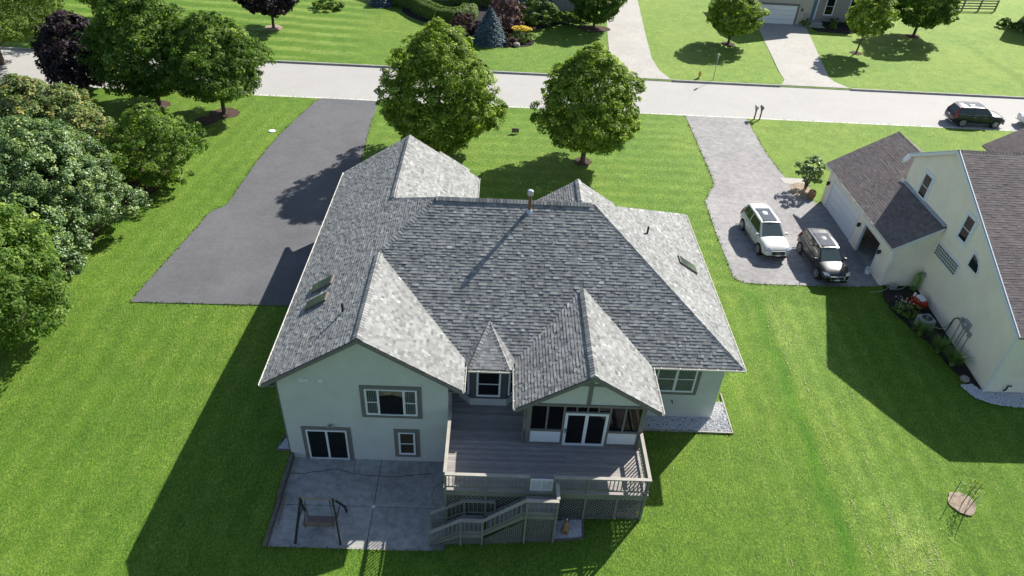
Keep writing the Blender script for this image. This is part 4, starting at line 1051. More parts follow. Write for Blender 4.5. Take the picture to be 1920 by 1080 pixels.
rk_ = thing('garden_rock', 'pinkish rock at the end of the mulch bed', 'rock', (26.3, 27.7, gz(26.3,27.7)))
lathe([(.18,0),(.26,.08),(.22,.2),(.1,.27)], 8).build('stone', 'stone', rk_)
fbk = thing('utility_block', 'small grey block at the garage corner beside the downspout', 'block', (25.35, 35.2, gz(25.35,35.2)))
MB().box(-.2, .2, -.13, .13, 0, .3).build('block', 'greymetal', fbk, bevel=.03); MB().box(-.12, .12, -.1, .1, .3, .36).build('cap', 'patio', fbk, bevel=.02)
ex = thing('exhaust_pipe', 'short black bent pipe on the near cream wall', 'pipe', (28.0, 26.9, 0))
MB().tube([(0,-.02,.9),(0,-.12,1.1),(0,-.12,1.35),(.12,-.2,1.45)], .045, 8).build('pipe', 'blackmetal', ex); MB().box(-.08, .08, -.03, 0, .75, 1.0).build('bracket', 'white', ex)
# barrel planter, bush by the garage, stones
bar = thing('barrel_planter', 'brown wooden barrel at the far corner of the cream garage', 'planter', (24.0, 46.4, gz(24,46.4)))
lathe([(.22,0),(.3,.2),(.3,.4),(.25,.6),(.21,.6),(.21,.5)], 14).build('staves', 'terra', bar); MB().tube([(.302*math.cos(R(t)), .302*math.sin(R(t)), .3) for t in range(0, 361, 24)], .012, 5).build('hoop', 'blackmetal', bar); MB().tube([(0,0,.48),(0,0,.53)], .21, 12).build('soil', 'mulch_pale', bar)
struct(sheet('stone_bed', smooth_poly([(22.7,46.1),(24.4,46.0),(24.5,48.2),(23.9,48.8),(22.9,48.2)]), .05, 'mulch_pale', .5))
struct(sheet('stepping_path', [(22.6,48.4),(24.6,48.3),(24.6,49.3),(22.5,49.4)], .04, 'concrete'))

# ------------------------------------------------------------------ foliage
def leaf_mat(name, stops, trans=.5, rough=.55, spec=.18):
    mt, nt, b = newmat(name)
    a = N(nt, "ShaderNodeAttribute"); a.attribute_name = 'tone'
    c = ramp(nt, a.outputs['Fac'], stops)
    nt.links.new(c, b.inputs['Base Color']); b.inputs['Roughness'].default_value = rough; b.inputs['Specular IOR Level'].default_value = spec
    t = N(nt, "ShaderNodeBsdfTranslucent"); c2 = mixc(nt, 1, c, (1.5, 1.5, .5), 'MULTIPLY'); nt.links.new(c2, t.inputs[0])
    mx = nt.nodes.new("ShaderNodeMixShader"); mx.inputs[0].default_value = trans
    nt.links.new(b.outputs[0], mx.inputs[1]); nt.links.new(t.outputs[0], mx.inputs[2])
    nt.links.new(mx.outputs[0], nt.nodes["Material Output"].inputs[0]); return mt
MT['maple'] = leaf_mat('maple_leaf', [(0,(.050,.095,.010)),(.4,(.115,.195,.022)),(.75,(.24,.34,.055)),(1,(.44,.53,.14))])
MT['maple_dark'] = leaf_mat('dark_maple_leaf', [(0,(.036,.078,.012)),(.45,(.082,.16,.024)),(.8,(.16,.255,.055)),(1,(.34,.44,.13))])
MT['shrub'] = leaf_mat('shrub_leaf', [(0,(.035,.072,.018)),(.45,(.08,.15,.040)),(.8,(.15,.24,.07)),(1,(.28,.36,.07))], .2, .4, .4)
MT['shrub_b'] = leaf_mat('flowering_shrub_leaf', [(0,(.05,.085,.022)),(.45,(.11,.17,.045)),(.75,(.20,.25,.08)),(.92,(.27,.20,.08)),(1,(.40,.36,.08))], .2, .45)
MT['willow'] = leaf_mat('fine_leaf', [(0,(.05,.09,.02)),(.6,(.115,.18,.04)),(1,(.22,.29,.07))])
MT['purple'] = leaf_mat('purple_leaf', [(0,(.012,.008,.013)),(.6,(.032,.021,.029)),(.9,(.085,.05,.058)),(1,(.15,.09,.085))], .15)
MT['plum'] = leaf_mat('plum_leaf', [(0,(.05,.022,.03)),(.6,(.11,.055,.06)),(1,(.20,.12,.11))], .2)
MT['spruce'] = leaf_mat('blue_spruce', [(0,(.045,.075,.09)),(.6,(.105,.16,.19)),(1,(.21,.29,.33))], .08, .6)
MT['hedge'] = leaf_mat('hedge_leaf', [(0,(.06,.10,.018)),(.6,(.13,.21,.035)),(1,(.24,.34,.07))], .3)
MT['blade'] = leaf_mat('blade_leaf', [(0,(.09,.16,.04)),(.7,(.17,.28,.08)),(1,(.34,.40,.14))], .25)
MT['flower_y'] = leaf_mat('yellow_flower', [(0,(.5,.36,.02)),(1,(.72,.55,.05))], .2)
MT['flower_w'] = leaf_mat('white_flower', [(0,(.5,.45,.5)),(1,(.7,.66,.7))], .2)

def leaves(pos, nrm, size, tone, aspect=.62):
    """diamond leaf quads"""
    n = len(pos); r = rng.normal(0, 1, (n, 3)); t = np.cross(nrm, r); t /= np.linalg.norm(t, axis=1)[:,None]+1e-9
    b = np.cross(nrm, t); s = size[:,None]
    V = np.stack([pos-t*s*.5, pos+b*s*.5*aspect+nrm*s*.06, pos+t*s*.5, pos-b*s*.5*aspect+nrm*s*.06], 1)
    F = np.arange(n*4).reshape(n, 4); return V.reshape(-1, 3), F, np.repeat(tone, 4)
def unitv(a): return a/(np.linalg.norm(a, axis=-1, keepdims=True)+1e-9)
def crown(env, nclump, per, csize, lsize, tone_mu=.45, tips=.0, seed=1, flat=.6):
    """env(n)-> centres, outward dirs. Returns verts,faces,tone"""
    global rng
    C, D = env(nclump)
    cs = rng.uniform(*csize, nclump)*.68; ctone = rng.normal(tone_mu, .17, nclump)
    i = np.repeat(np.arange(nclump), per); n = len(i)
    d = unitv(rng.normal(0, 1, (n, 3))+D[i]*.8+np.array([0,0,.55])); rr = rng.uniform(.35, 1.0, n)**.6
    pos = C[i]+d*(cs[i]*rr)[:,None]*np.array([1,1,flat+.1])
    nr = unitv(d*.9+D[i]*.25+np.array([0,0,.5])+rng.normal(0, .4, (n, 3)))
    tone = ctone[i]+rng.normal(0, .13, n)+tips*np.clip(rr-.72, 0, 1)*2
    sz = rng.uniform(lsize[0], lsize[1], n)
    return leaves(pos, nr, sz, np.clip(tone, 0, 1))
def env_egg(rx, ry, z0, z1, zw=.35, inner=.5, lump=.12, lean=(0, 0)):
    """egg crown from z0 to z1, widest at fraction zw"""
    ph = rng.uniform(0, 6.28, 4)
    def f(n):
        t = rng.uniform(0, 1, n*3); 
        def rad(t): return np.where(t < zw, np.sqrt(np.clip(1-((zw-t)/zw)**2, 0, 1))*.98+.02, np.clip(np.cos((t-zw)/(1-zw)*math.pi/2), 0, 1)**.72)
        keep = rng.uniform(0, 1, n*3) < np.clip(rad(t), .15, 1); t = t[keep][:n]
        while len(t) < n: t = np.concatenate([t, rng.uniform(0, .9, n-len(t))])
        a = rng.uniform(0, 2*math.pi, n); R_ = rad(t)
        k = inner+(1-inner)*rng.uniform(0, 1, n)**.45
        wob = 1+lump*np.sin(a*3+t*7+ph[0])+lump*.8*np.sin(a*5-t*11+ph[1])+lump*.6*np.sin(a*2+t*17+ph[2])-.04
        x = np.cos(a)*rx*R_*k*wob+lean[0]*t; y = np.sin(a)*ry*R_*k*wob+lean[1]*t; z = z0+(z1-z0)*t
        zc = (t-zw)*1.2; D = unitv(np.stack([np.cos(a)*R_, np.sin(a)*R_, zc], 1)); return np.stack([x, y, z], 1), D
    return f
def trunk_tree(o, h, r, z0, rx, nl=7, seed=1, mat='bark', lean=(0, 0)):
    rr = random.Random(seed); t = MB()
    top = Vector((lean[0], lean[1], h)); pts = [Vector((0,0,-.2)), Vector((0,0,.05)), Vector((.03,.02,h*.15))]+[Vector((lean[0]*k, lean[1]*k, h*k))+Vector((rr.uniform(-.08,.08), rr.uniform(-.08,.08), 0)) for k in (.35,.6,.85)]
    t.tube(pts, [r*1.5, r*1.15, r, r*.75, r*.42, r*.12], 9)
    for i in range(nl):
        a = i*2.4+rr.uniform(-.3,.3); zb = z0*.7+(h*.55-z0*.7)*(i/nl); L = rx*rr.uniform(.6,.85)*(1-.4*i/nl)
        b = Vector((lean[0]*zb/h, lean[1]*zb/h, zb)); e = b+Vector((math.cos(a)*L, math.sin(a)*L, L*.75)); mid = b.lerp(e, .5)+Vector((0,0,-.06*L))
        t.tube([b, mid, e], [r*.42, r*.26, r*.06], 6)
    return t.build('trunk', mat, o, smooth=True)
def tree(name, label, cat, base, h, rx, z0, mat, nclump, per, csize, lsize, zw=.35, tips=.2, tone=.42, tr=.16, inner=.5, seed=1, group=None, lean=(0,0), lump=.12, ry=None, trunk=True):
    o = thing(name, label, cat, base, 0, group)
    if trunk: trunk_tree(o, h*.9, tr, z0, rx, seed=seed, lean=lean)
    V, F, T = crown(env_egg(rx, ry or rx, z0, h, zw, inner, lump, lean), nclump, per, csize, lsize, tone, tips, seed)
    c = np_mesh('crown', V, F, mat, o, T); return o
def mulch_ring(x, y, r, mat='mulch', name='mulch_ring'):
    k = 18; rr = random.Random(int(x*10)); 
    struct(sheet(name, [(x+r*rr.uniform(.85,1.12)*math.cos(2*math.pi*i/k), y+r*rr.uniform(.85,1.12)*math.sin(2*math.pi*i/k)) for i in range(k)], .035, mat, .6))
def at(px, py): return G(px, py)

# dried clippings left in rows by the mower
def clippings():
    P_ = []; a = np.array(l1a[:2]); b = np.array(l1b[:2]); d = (b-a)/np.linalg.norm(b-a); nrm = np.array([d[1], -d[0]]); L = np.linalg.norm(b-a)
    for off, den, s0, s1 in ((-1.15,34,-1,L),(-1.95,20,3,L-2),(-2.75,34,4,L+1),(-3.6,20,7,L),(-.55,12,0,L),(1.0,14,2,L),(2.4,8,3,L)):
        n = int((s1-s0)*den); s_ = rng.uniform(s0, s1, n); keep = (np.sin(s_*1.9+off*5)+np.sin(s_*.71+off*3)+rng.normal(0,.5,n)) > .45; s_ = s_[keep]
        q = a+d*s_[:,None]+nrm*(off+.05*np.sin(s_*.8)+rng.normal(0,.035,len(s_)))[:,None]; P_.append(q)
    for (px, py, r, n) in ((1715,1005,1.3,210),(1690,1050,1.1,130),(1470,625,1.2,110),(1745,1045,.9,90)):
        c = G(px, py); P_.append(np.stack([c.x+rng.normal(0,r*.5,n), c.y+rng.normal(0,r*.6,n)], 1))
    n = 800; P_.append(np.stack([rng.uniform(-22, 24, n), rng.uniform(11, 34, n)], 1))
    q = np.concatenate(P_); bad = inpoly(q[:,0], q[:,1], [(-20.5,30.5),(-9.3,30.5),(-9.3,16.5),(-1.2,16.5),(-1.2,16.8),(7.1,16.8),(7.1,22.8),(12.2,22.8),(12.2,60),(-20.5,60)]) | ((q[:,0] > 24.2) & (q[:,1] > 25.5)) | ((q[:,0] > 15) & (q[:,1] > 34.6))
    q = q[~bad]; n = len(q); pos = np.column_stack([q, g(q[:,0], q[:,1])+.035+.03*np.sin(q[:,0]*.31+1)*np.sin(q[:,1]*.27)])
    V, F, T = leaves(pos, unitv(rng.normal(0,.25,(n,3))+np.array([0,0,1])), rng.uniform(.045,.11,n), rng.uniform(0,.85,n), .4)
    o = stuff(np_mesh('grass_clippings', V, F, 'clip', None, T)); tag(o, 'pale dried grass clippings scattered in rows over the rear lawn', 'clippings')
MT['clip'] = leaf_mat('dry_clippings', [(0,(.20,.24,.08)),(.6,(.34,.35,.17)),(1,(.52,.50,.33))], .1)
clippings()
# longer grass left along paving and bed edges
def edge_grass():
    P_ = []
    def run(pts, closed, den=26, spread=.05, off=0):
        pts = [np.array(p[:2], float) for p in pts]
        if closed: pts = pts+[pts[0]]
        for a, b in zip(pts[:-1], pts[1:]):
            L = np.linalg.norm(b-a); n = int(L*den); t = rng.uniform(0, 1, n); d = (b-a)/max(L, 1e-6); nn = np.array([d[1], -d[0]])
            cl = .5+.5*np.sin(t*L*3.1+a[0])*np.sin(t*L*1.3+a[1]); k = rng.uniform(0, 1, n) < .35+.65*cl
            P_.append((a+(b-a)*t[:,None]+nn*(off+rng.normal(0, spread, n))[:,None])[k])
    run(dr[:14], False); run([dr[-1], dr[0]], False); run(dr[15:19], False)
    run(nd[-8:]+nd[:4], False, 30, .09); run(nd[8:12], False)
    run([(PX0+.2,PY0-.03),(-2.2,PY0-.05),(-.8,17.1),(3.1,17.15),(4.4,17.2),(4.5,18.1),(6.9,18.1),(7.0,22.9),(12.15,22.9),(12.15,25.6)], False, 34, .05)
    run([(24.35,34.4),(24.45,33.0),(24.95,31.6),(25.55,30.2),(25.85,28.6),(25.8,27.3),(26.2,26.3),(27.2,25.9),(30,25.6)], False, 30, .06)
    run([(-60,ROAD_N-.07),(60,ROAD_N-.07)], False, 10, .03)
    q = np.concatenate(P_); n = len(q); pos = np.column_stack([q, g(q[:,0], q[:,1])+.045])
    V, F, T = leaves(pos, unitv(np.column_stack([rng.normal(0,1,n), rng.normal(-.5,1,n), rng.uniform(.1,.9,n)])), rng.uniform(.07,.16,n), rng.uniform(.1,.9,n), .35)
    tag(stuff(np_mesh('edge_grass', V, F, 'edgegrass', None, T)), 'longer uneven grass along the paving and bed edges', 'grass')
MT['edgegrass'] = leaf_mat('edge_grass', [(0,(.04,.085,.01)),(.6,(.095,.17,.02)),(1,(.20,.26,.06))], .35)
edge_grass()
# front yard maples
p = Vector((-4.3, 50.8, gz(-4.3,50.8))); mulch_ring(p.x, p.y, 1.1)
tree('maple_tree', 'larger round green maple behind the garage gable in the front lawn', 'tree', p, 10.1, 4.4, .8, 'maple', 1350, 62, (.42,.85), (.13,.23), .36, .5, .42, .2, .3, 3, 'maples in the front lawn')
p = Vector((6.97, 50.4, gz(7,50.4))); mulch_ring(p.x, p.y, .75)
tree('maple_tree', 'smaller egg-shaped green maple with bare trunk and mulch in the front lawn', 'tree', p, 9.2, 3.85, 1.5, 'maple', 1150, 62, (.4,.8), (.13,.22), .34, .5, .45, .18, .3, 5, 'maples in the front lawn')
# left maples by the road
p = Vector((-28.9, 57.6, gz(-28.9,57.6))); mulch_ring(p.x, p.y, .9)
tree('maple_tree', 'tall dark green maple next to the purple-leaved tree', 'tree', p, 9.9, 4.3, 1.3, 'maple_dark', 1100, 58, (.5,.95), (.15,.26), .36, .45, .40, .18, .3, 8, 'maples by the left of the driveway')
p = Vector((-23.0, 56.4, gz(-23,56.4))); mulch_ring(p.x, p.y, 1.15, 'mulch'); mulch_ring(p.x-1.0, p.y-1.6, .9)
tree('maple_tree', 'green maple with exposed trunk and mulch ring beside the dark driveway', 'tree', p, 8.4, 4.1, 1.6, 'maple_dark', 950, 56, (.45,.85), (.14,.25), .38, .4, .47, .15, .3, 9, 'maples by the left of the driveway')
p = Vector((-36.0, 60.0, 1.5))
tree('purple_maple', 'dark purple-leaved tree between the road and the flowering shrubs', 'tree', p, 6.6, 3.1, .6, 'purple', 460, 44, (.5,.95), (.2,.33), .4, .3, .42, .15, .45, 10)
p = Vector((-47.7, 67.9-10.3, 1.5))
tree('honey_locust', 'tall fine-leaved pale green tree spreading over the side drive', 'tree', Vector((-46.6,65.5,1.5)), 10.5, 6.6, 2.6, 'willow', 1000, 40, (.6,1.2), (.16,.27), .3, .3, .45, .25, .3, 11, lean=(4.5,-4.0))
tree('garden_tree', 'pale green tree behind the purple maple across the road', 'tree', Vector((-40,79,1.5)), 8.5, 5.2, 1.2, 'willow', 560, 36, (.6,1.1), (.22,.36), .35, .3, .6, .2, .45, 12)
# shrub mass on the left
def shrub(name, label, cat, base, rx, ry, h, mat, n, per, csize, lsize, tone=.42, tips=.3, z0=.1, zw=.3, group=None, lump=.13, inner=.6, stems=5):
    o = thing(name, label, cat, base, 0, group)
    st = MB(); rr = random.Random(int(base[0]*7+base[1]*3))
    for i in range(stems):
        a = i*6.28/stems+rr.uniform(-.3,.3); st.tube([(0,0,-.1),(math.cos(a)*rx*.25, math.sin(a)*ry*.25, h*.4),(math.cos(a)*rx*.55, math.sin(a)*ry*.55, h*.72)], [.05*min(2,h/2), .035*min(2,h/2), .01], 6)
    st.build('stems', 'bark', o)
    V, F, T = crown(env_egg(rx, ry, z0, h, zw, inner, lump), n, per, csize, lsize, tone, tips)
    np_mesh('foliage', V, F, mat, o, T); return o
LB = 'tall shrubs along the left lawn edge'
shrub('viburnum_shrub', 'huge dense grey-green shrub, largest of the row along the lawn', 'shrub', Vector((-27.6,37.6,gz(-27,37.6))), 4.7, 4.7, 7.4, 'shrub', 1350, 56, (.4,.85), (.11,.19), .5, .25, group=LB)
shrub('viburnum_shrub', 'grey-green shrub between the huge shrub and the near maple', 'shrub', Vector((-26.0,33.2,gz(-26,33))), 2.9, 2.7, 5.0, 'shrub', 480, 44, (.35,.75), (.13,.22), .47, .25, group=LB)
shrub('flowering_shrub', 'spreading shrub with yellowish and brown flower heads beside the side drive', 'shrub', Vector((-32.8,46.6,gz(-32,46.6))), 5.0, 4.2, 6.2, 'shrub_b', 950, 42, (.4,.85), (.15,.26), .52, .3, group=LB)
shrub('flowering_shrub', 'lower yellowish flowering shrub behind the glossy bushy tree', 'shrub', Vector((-27.9,44.2,gz(-27,44))), 3.0, 3.0, 5.2, 'shrub_b', 430, 42, (.4,.8), (.14,.24), .5, .3, group=LB)
p = Vector((-23.4, 44.0, gz(-23.4,44)))
tree('bushy_tree', 'glossy green bushy small tree beside the driveway lawn', 'tree', p, 5.6, 3.1, .5, 'maple_dark', 520, 40, (.3,.75), (.13,.22), .45, .35, .52, .1, .3, 13, lump=.2)
p = Vector((-25.3, 27.5, gz(-25.3,27.5)))
tree('maple_tree', 'bright-tipped maple with low branches beside the rear lawn', 'tree', p, 8.3, 4.1, .7, 'maple_dark', 1050, 60, (.45,.9), (.12,.2), .45, .4, .48, .2, .5, 14)
struct(sheet('shrub_bed', smooth_poly([(-25.0,30.8),(-24.2,32.5),(-24.6,35.5),(-24.9,39),(-23.6,42),(-23.0,45),(-23.8,49),(-24.2,53),(-27,52),(-34,50),(-38,44),(-34,36),(-29,30),(-25,28.5)]), .03, 'mulch', 1.2))
# across the road
p = at(513,52); mulch_ring(p.x, p.y, 1.0, 'mulch_pale')
tree('purple_maple', 'round dark purple maple on the striped lawn across the road', 'tree', p, 6.6, 3.5, 1.7, 'purple', 460, 40, (.5,.95), (.22,.36), .42, .3, .42, .14, .45, 15)
p = at(1365,83); mulch_ring(p.x, p.y, .8)
tree('ornamental_pear', 'multi-stemmed green tree beside the concrete drive with the garage', 'tree', p, 6.4, 3.0, 1.3, 'maple', 440, 40, (.4,.8), (.2,.32), .4, .35, .5, .13, .42, 16, 'young trees across the road')
p = at(1605,100); mulch_ring(p.x, p.y, .7)
tree('young_tree', 'slim leaning young tree in front of the brick wall windows', 'tree', p, 7.3, 2.4, 2.2, 'maple', 330, 40, (.4,.8), (.2,.32), .4, .3, .5, .09, .35, 17, 'young trees across the road', lean=(.5,0))
p = at(1712,68); mulch_ring(p.x, p.y, .9)
tree('young_tree', 'broad green tree with a wide shadow near the rail fence', 'tree', p, 8.8, 3.9, 1.4, 'maple_dark', 560, 40, (.5,1.0), (.24,.38), .4, .3, .48, .16, .42, 18, 'young trees across the road')
p = at(1113,52); struct(sheet('mulch_ring', [(p.x+2.0*math.cos(i*.42), p.y-.4+1.3*math.sin(i*.42)) for i in range(15)], .035, 'mulch', .6))
tree('garden_tree', 'dark green low-branched tree beside the pale concrete drive', 'tree', p, 6.2, 3.0, .9, 'maple_dark', 460, 42, (.45,.9), (.22,.34), .5, .2, .38, .14, .45, 19)
# garden bed over the road
struct(sheet('garden_bed', smooth_poly([(-12,87),(-8,83.5),(-4.5,79.2),(-1,76.6),(3.2,77.0),(4.2,79.0),(3.0,81.5),(5,84.8),(9.5,86.8),(9.5,91),(-12,92)]), .03, 'darkmulch', 1.0))
def spruce(label, base, h, r):
    o = thing('blue_spruce', label, 'tree', base)
    t = MB(); t.tube([(0,0,-.1),(0,0,h*.95)], [.1,.02], 7); t.build('trunk', 'bark', o)
    n = int(9000*min(1, r/2)); tt = rng.uniform(0, 1, n)**1.5; a = rng.uniform(0, 6.28, n); layer = np.floor(tt*13)/13
    fr = (tt-layer)*13
    rad = r*(1-tt)**.8*(1-.30*fr)*(.9+.12*np.sin(a*9+layer*40)); k = .55+.45*rng.uniform(0,1,n)**.4
    pos = np.stack([np.cos(a)*rad*k, np.sin(a)*rad*k, .1+h*tt-.12*r*k*(1-tt)], 1)
    nr = unitv(np.stack([np.cos(a)*.5, np.sin(a)*.5, np.ones(n)], 1)+rng.normal(0,.3,(n,3)))
    V, F, T = leaves(pos, nr, rng.uniform(.18,.3,n), np.clip(rng.normal(.5,.2,n)+.25*(k-.8),0,1), .4)
    np_mesh('needles', V, F, 'spruce', o, T); return o
spruce('blue spruce with a pointed top in the garden bed across the road', Vector((-1.05,78.2,1.5)), 3.7, 2.5)
spruce('low blue spruce beside the curving hedge', Vector((-14.6,90.6,1.5)), 1.9, 2.0)
GBL = 'shrubs in the garden bed across the road'
shrub('plum_shrub', 'tall pinkish purple shrub behind the blue spruce', 'shrub', Vector((.6,81.8,1.5)), 2.0, 1.9, 5.0, 'plum', 150, 44, (.35,.7), (.18,.28), .5, .3, group=GBL)
shrub('barberry_shrub', 'low rounded plum-coloured barberry beside the hedge', 'shrub', Vector((-3.8,81.3,1.5)), 1.7, 1.4, 2.0, 'plum', 100, 44, (.25,.5), (.14,.22), .35, .2, group=GBL)
shrub('hydrangea_shrub', 'broad light green leafy shrub in front of the dark wall', 'shrub', Vector((4.4,85.9,1.5)), 2.5, 1.9, 3.1, 'hedge', 170, 46, (.35,.65), (.18,.28), .45, .35, group=GBL)
shrub('grass_clump', 'pale green ornamental grasses beside the leafy shrub', 'plant', Vector((7.6,86.6,1.5)), 1.4, .9, 1.3, 'hedge', 60, 40, (.2,.4), (.14,.24), .7, .3, group=GBL)
shrub('grass_clump', 'grey-green ornamental grasses next to the dark low-branched tree', 'plant', Vector((9.4,86.9,1.5)), 1.3, .9, 1.2, 'willow', 60, 40, (.2,.4), (.14,.24), .6, .3, group=GBL)
shrub('perennial_clump', 'tall green perennials topped with yellow blooms beside the spruce', 'plant', Vector((2.6,79.2,1.5)), 1.4, 1.1, 1.2, 'hedge', 80, 40, (.2,.4), (.12,.2), .55, .3, group=GBL)
n = 420; a = rng.uniform(0,6.28,n); rr_ = np.sqrt(rng.uniform(0,1,n)); pos = np.stack([2.5+1.15*rr_*np.cos(a), 79.5+.8*rr_*np.sin(a), 1.5+1.25+.25*(1-rr_)+rng.uniform(-.08,.12,n)], 1)
V, F, T = leaves(pos, unitv(rng.normal(0,.3,(n,3))+np.array([0,0,1])), rng.uniform(.14,.24,n), rng.uniform(0,1,n), .9); tag(stuff(np_mesh('yellow_blooms', V, F, 'flower_y', None, T)), 'yellow flowers in the garden bed across the road', 'flowers')
shrub('flower_clump', 'small pink-tinged flowering clump at the foot of the blue spruce', 'plant', Vector((1.35,77.6,1.5)), .6, .5, .9, 'plum', 30, 34, (.15,.3), (.1,.16), .8, .3, group=GBL)
rock = thing('garden_rock', 'pale boulder in front of the yellow flowers', 'rock', Vector((1.9,77.3,1.5))); lathe([(.3,0),(.42,.15),(.36,.36),(.15,.46)], 9).build('stone', 'stone', rock)
# curved clipped hedge: swept profile of leaves around a path
def hedge(label, path, w, h, n):
    o = thing('clipped_hedge', label, 'hedge', Vector((path[0][0], path[0][1], 1.5)))
    P_ = np.array(path, float); seg = np.linalg.norm(np.diff(P_, axis=0), axis=1); cum = np.concatenate([[0], np.cumsum(seg)])
    s = rng.uniform(0, cum[-1], n); x = np.interp(s, cum, P_[:,0]); y = np.interp(s, cum, P_[:,1]); dx = np.interp(s+.05, cum, P_[:,0])-np.interp(s-.05, cum, P_[:,0]); dy = np.interp(s+.05, cum, P_[:,1])-np.interp(s-.05, cum, P_[:,1])
    nn = unitv(np.stack([-dy, dx], 1)); th = rng.uniform(0, math.pi, n); ex = .45
    ox = np.sign(np.cos(th))*np.abs(np.cos(th))**ex*w; oz = np.abs(np.sin(th))**ex*h
    pos = np.stack([x+nn[:,0]*ox-P_[0][0], y+nn[:,1]*ox-P_[0][1], oz*rng.uniform(.9,1.02,n)], 1)
    nr = unitv(np.stack([nn[:,0]*np.cos(th), nn[:,1]*np.cos(th), np.sin(th)+.2], 1)+rng.normal(0,.3,(n,3)))
    V, F, T = leaves(pos, nr, rng.uniform(.12,.2,n), np.clip(rng.normal(.5,.18,n),0,1), .8); np_mesh('foliage', V, F, 'hedge', o, T)
    core = MB(); 
    for i in range(len(path)-1):
        a = Vector((path[i][0]-P_[0][0], path[i][1]-P_[0][1], h*.42)); b_ = Vector((path[i+1][0]-P_[0][0], path[i+1][1]-P_[0][1], h*.42)); core.beam(a, b_, w*1.5, h*.8)
    core.build('branches', 'bark', o); return o
hedge('clipped green hedge curling around the garden bed', [(-13.2,91.5),(-10.5,89.6),(-8.6,86.6),(-7.0,84.9),(-5.2,84.6),(-4.0,85.6),(-3.7,87.3)], 1.1, 1.6, 18000)
hedge('straight dark clipped hedge in front of the far porch', [(-6.5,92.3),(-.5,92.3)], .7, 1.6, 6000)
shrub('round_shrub', 'small green shrub on the far lawn beyond the purple maple', 'shrub', Vector((-20.6,87.6,1.5)), 2.0, 1.2, 1.1, 'hedge', 80, 40, (.2,.45), (.16,.24), .5, .3)
p = at(1537,352); shrub('lilac_bush', 'bare-stemmed grey-green bush at the corner of the cream garage', 'shrub', Vector((24.0,47.7,gz(24,47.7))), 1.05, 1.0, 2.7, 'shrub', 70, 36, (.25,.5), (.12,.2), .45, .3, z0=.8)
# iris clumps and flowers in the mulch bed
def blades(label, base, n, L, name='iris_clump'):
    o = thing(name, label, 'plant', base, 0, 'plants in the mulch bed'); V = []; F = []; T = []
    for i in range(n):
        a = rng.uniform(0, 6.28); sp = rng.uniform(.15, .75); l = L*rng.uniform(.6,1.1); r0 = rng.uniform(0,.14); w = rng.uniform(.016,.03); tn = np.clip(rng.normal(.45,.22),0,1)
        d = np.array([math.cos(a), math.sin(a), 0]); s = np.array([-d[1], d[0], 0]); k0 = len(V)
        for k in range(4):
            t = k/3; p_ = d*(r0+l*sp*t*t*1.1)+np.array([0,0,l*(t-.45*sp*t*t)]); ww = w*(1-t*.85)
            V += [p_-s*ww, p_+s*ww]; T += [tn, tn]
        for k in range(3): F.append((k0+2*k, k0+2*k+1, k0+2*k+3, k0+2*k+2))
    np_mesh('blades', np.array(V), np.array(F), 'blade', o, np.array(T)); return o
for (px, py, lab) in ((1722,628,'spiky green clump beside the air conditioner'),(1757,660,'spiky green clump between two other clumps in the mulch bed'),(1783,685,'spiky green clump at the end of the mulch bed nearest the rock')):
    p = at(px, py); blades(lab, p, 300, 1.1)
p = at(1698,588); shrub('flower_clump', 'leafy clump with white and yellow flowers in the mulch bed', 'plant', p, .75, .65, .6, 'hedge', 40, 36, (.15,.3), (.08,.14), .35, .3, group='plants in the mulch bed')
for mt_, nm, lab, ox, cnt in (('flower_w','white_blooms','small white flowers on thin stems in the mulch bed',-.25,46),('flower_y','yellow_blooms','small yellow flowers in the mulch bed by the cream wall',.45,18)):
    pos = np.stack([p.x+ox+rng.normal(0,.3,cnt), p.y+.15+rng.normal(0,.3,cnt), p.z+rng.uniform(.55,.95,cnt)], 1)
    V, F, T = leaves(pos, unitv(rng.normal(0,.5,(cnt,3))+np.array([0,-.3,1])), rng.uniform(.06,.1,cnt), rng.uniform(0,1,cnt), .9); tag(stuff(np_mesh(nm, V, F, mt_, None, T)), lab, 'flowers')
# sapling with stakes and netting on a mulch disc
sp_ = at(1803, 945); k = 20
struct(sheet('mulch_ring', [(sp_.x+.62*random.uniform(.85,1.12)*math.cos(i*.314), sp_.y+.05+.62*random.uniform(.85,1.12)*math.sin(i*.314)) for i in range(k)], .035, 'mulch_pale', .3))
sap = thing('sapling', 'thin sapling with wire netting on a pale mulch disc', 'sapling', sp_)
t = MB(); t.tube([(0,0,-.05),(.03,.02,.8),(.12,.1,1.55)], [.022,.016,.006], 6); 
for i in range(7):
    a = i*2.2; z = .55+i*.13; t.tube([(.04,.03,z),(.04+.25*math.cos(a),.03+.25*math.sin(a),z+.2)], [.008,.003], 5)
t.build('trunk', 'bark', sap)
n = 130; pos = np.stack([rng.normal(.07,.14,n), rng.normal(.06,.14,n), rng.uniform(.55,1.6,n)], 1); V, F, T = leaves(pos, unitv(rng.normal(0,1,(n,3))+np.array([0,0,.8])), rng.uniform(.06,.11,n), rng.uniform(.2,1,n)); np_mesh('crown', V, F, 'willow', sap, T)
for i in range(3):
    a = R(20+i*120); x, y = .48*math.cos(a), .48*math.sin(a); MB().tube([(x,y,-.05),(x*1.02,y*1.02,.9),(x*1.1,y*1.1,1.3)], .014, 5).build('stake', 'blackmetal', sap)
net = MB()
for k in range(3): net.tube([(.48*math.cos(R(t)), .48*math.sin(R(t)), .15+k*.38) for t in range(0, 361, 24)], .0025, 4)
for k in range(15): net.tube([(.48*math.cos(k*.419), .48*math.sin(k*.419), .1), (.48*math.cos(k*.419), .48*math.sin(k*.419), .95)], .0016, 4)
stuff(net.build('netting', 'greymetal', sap))

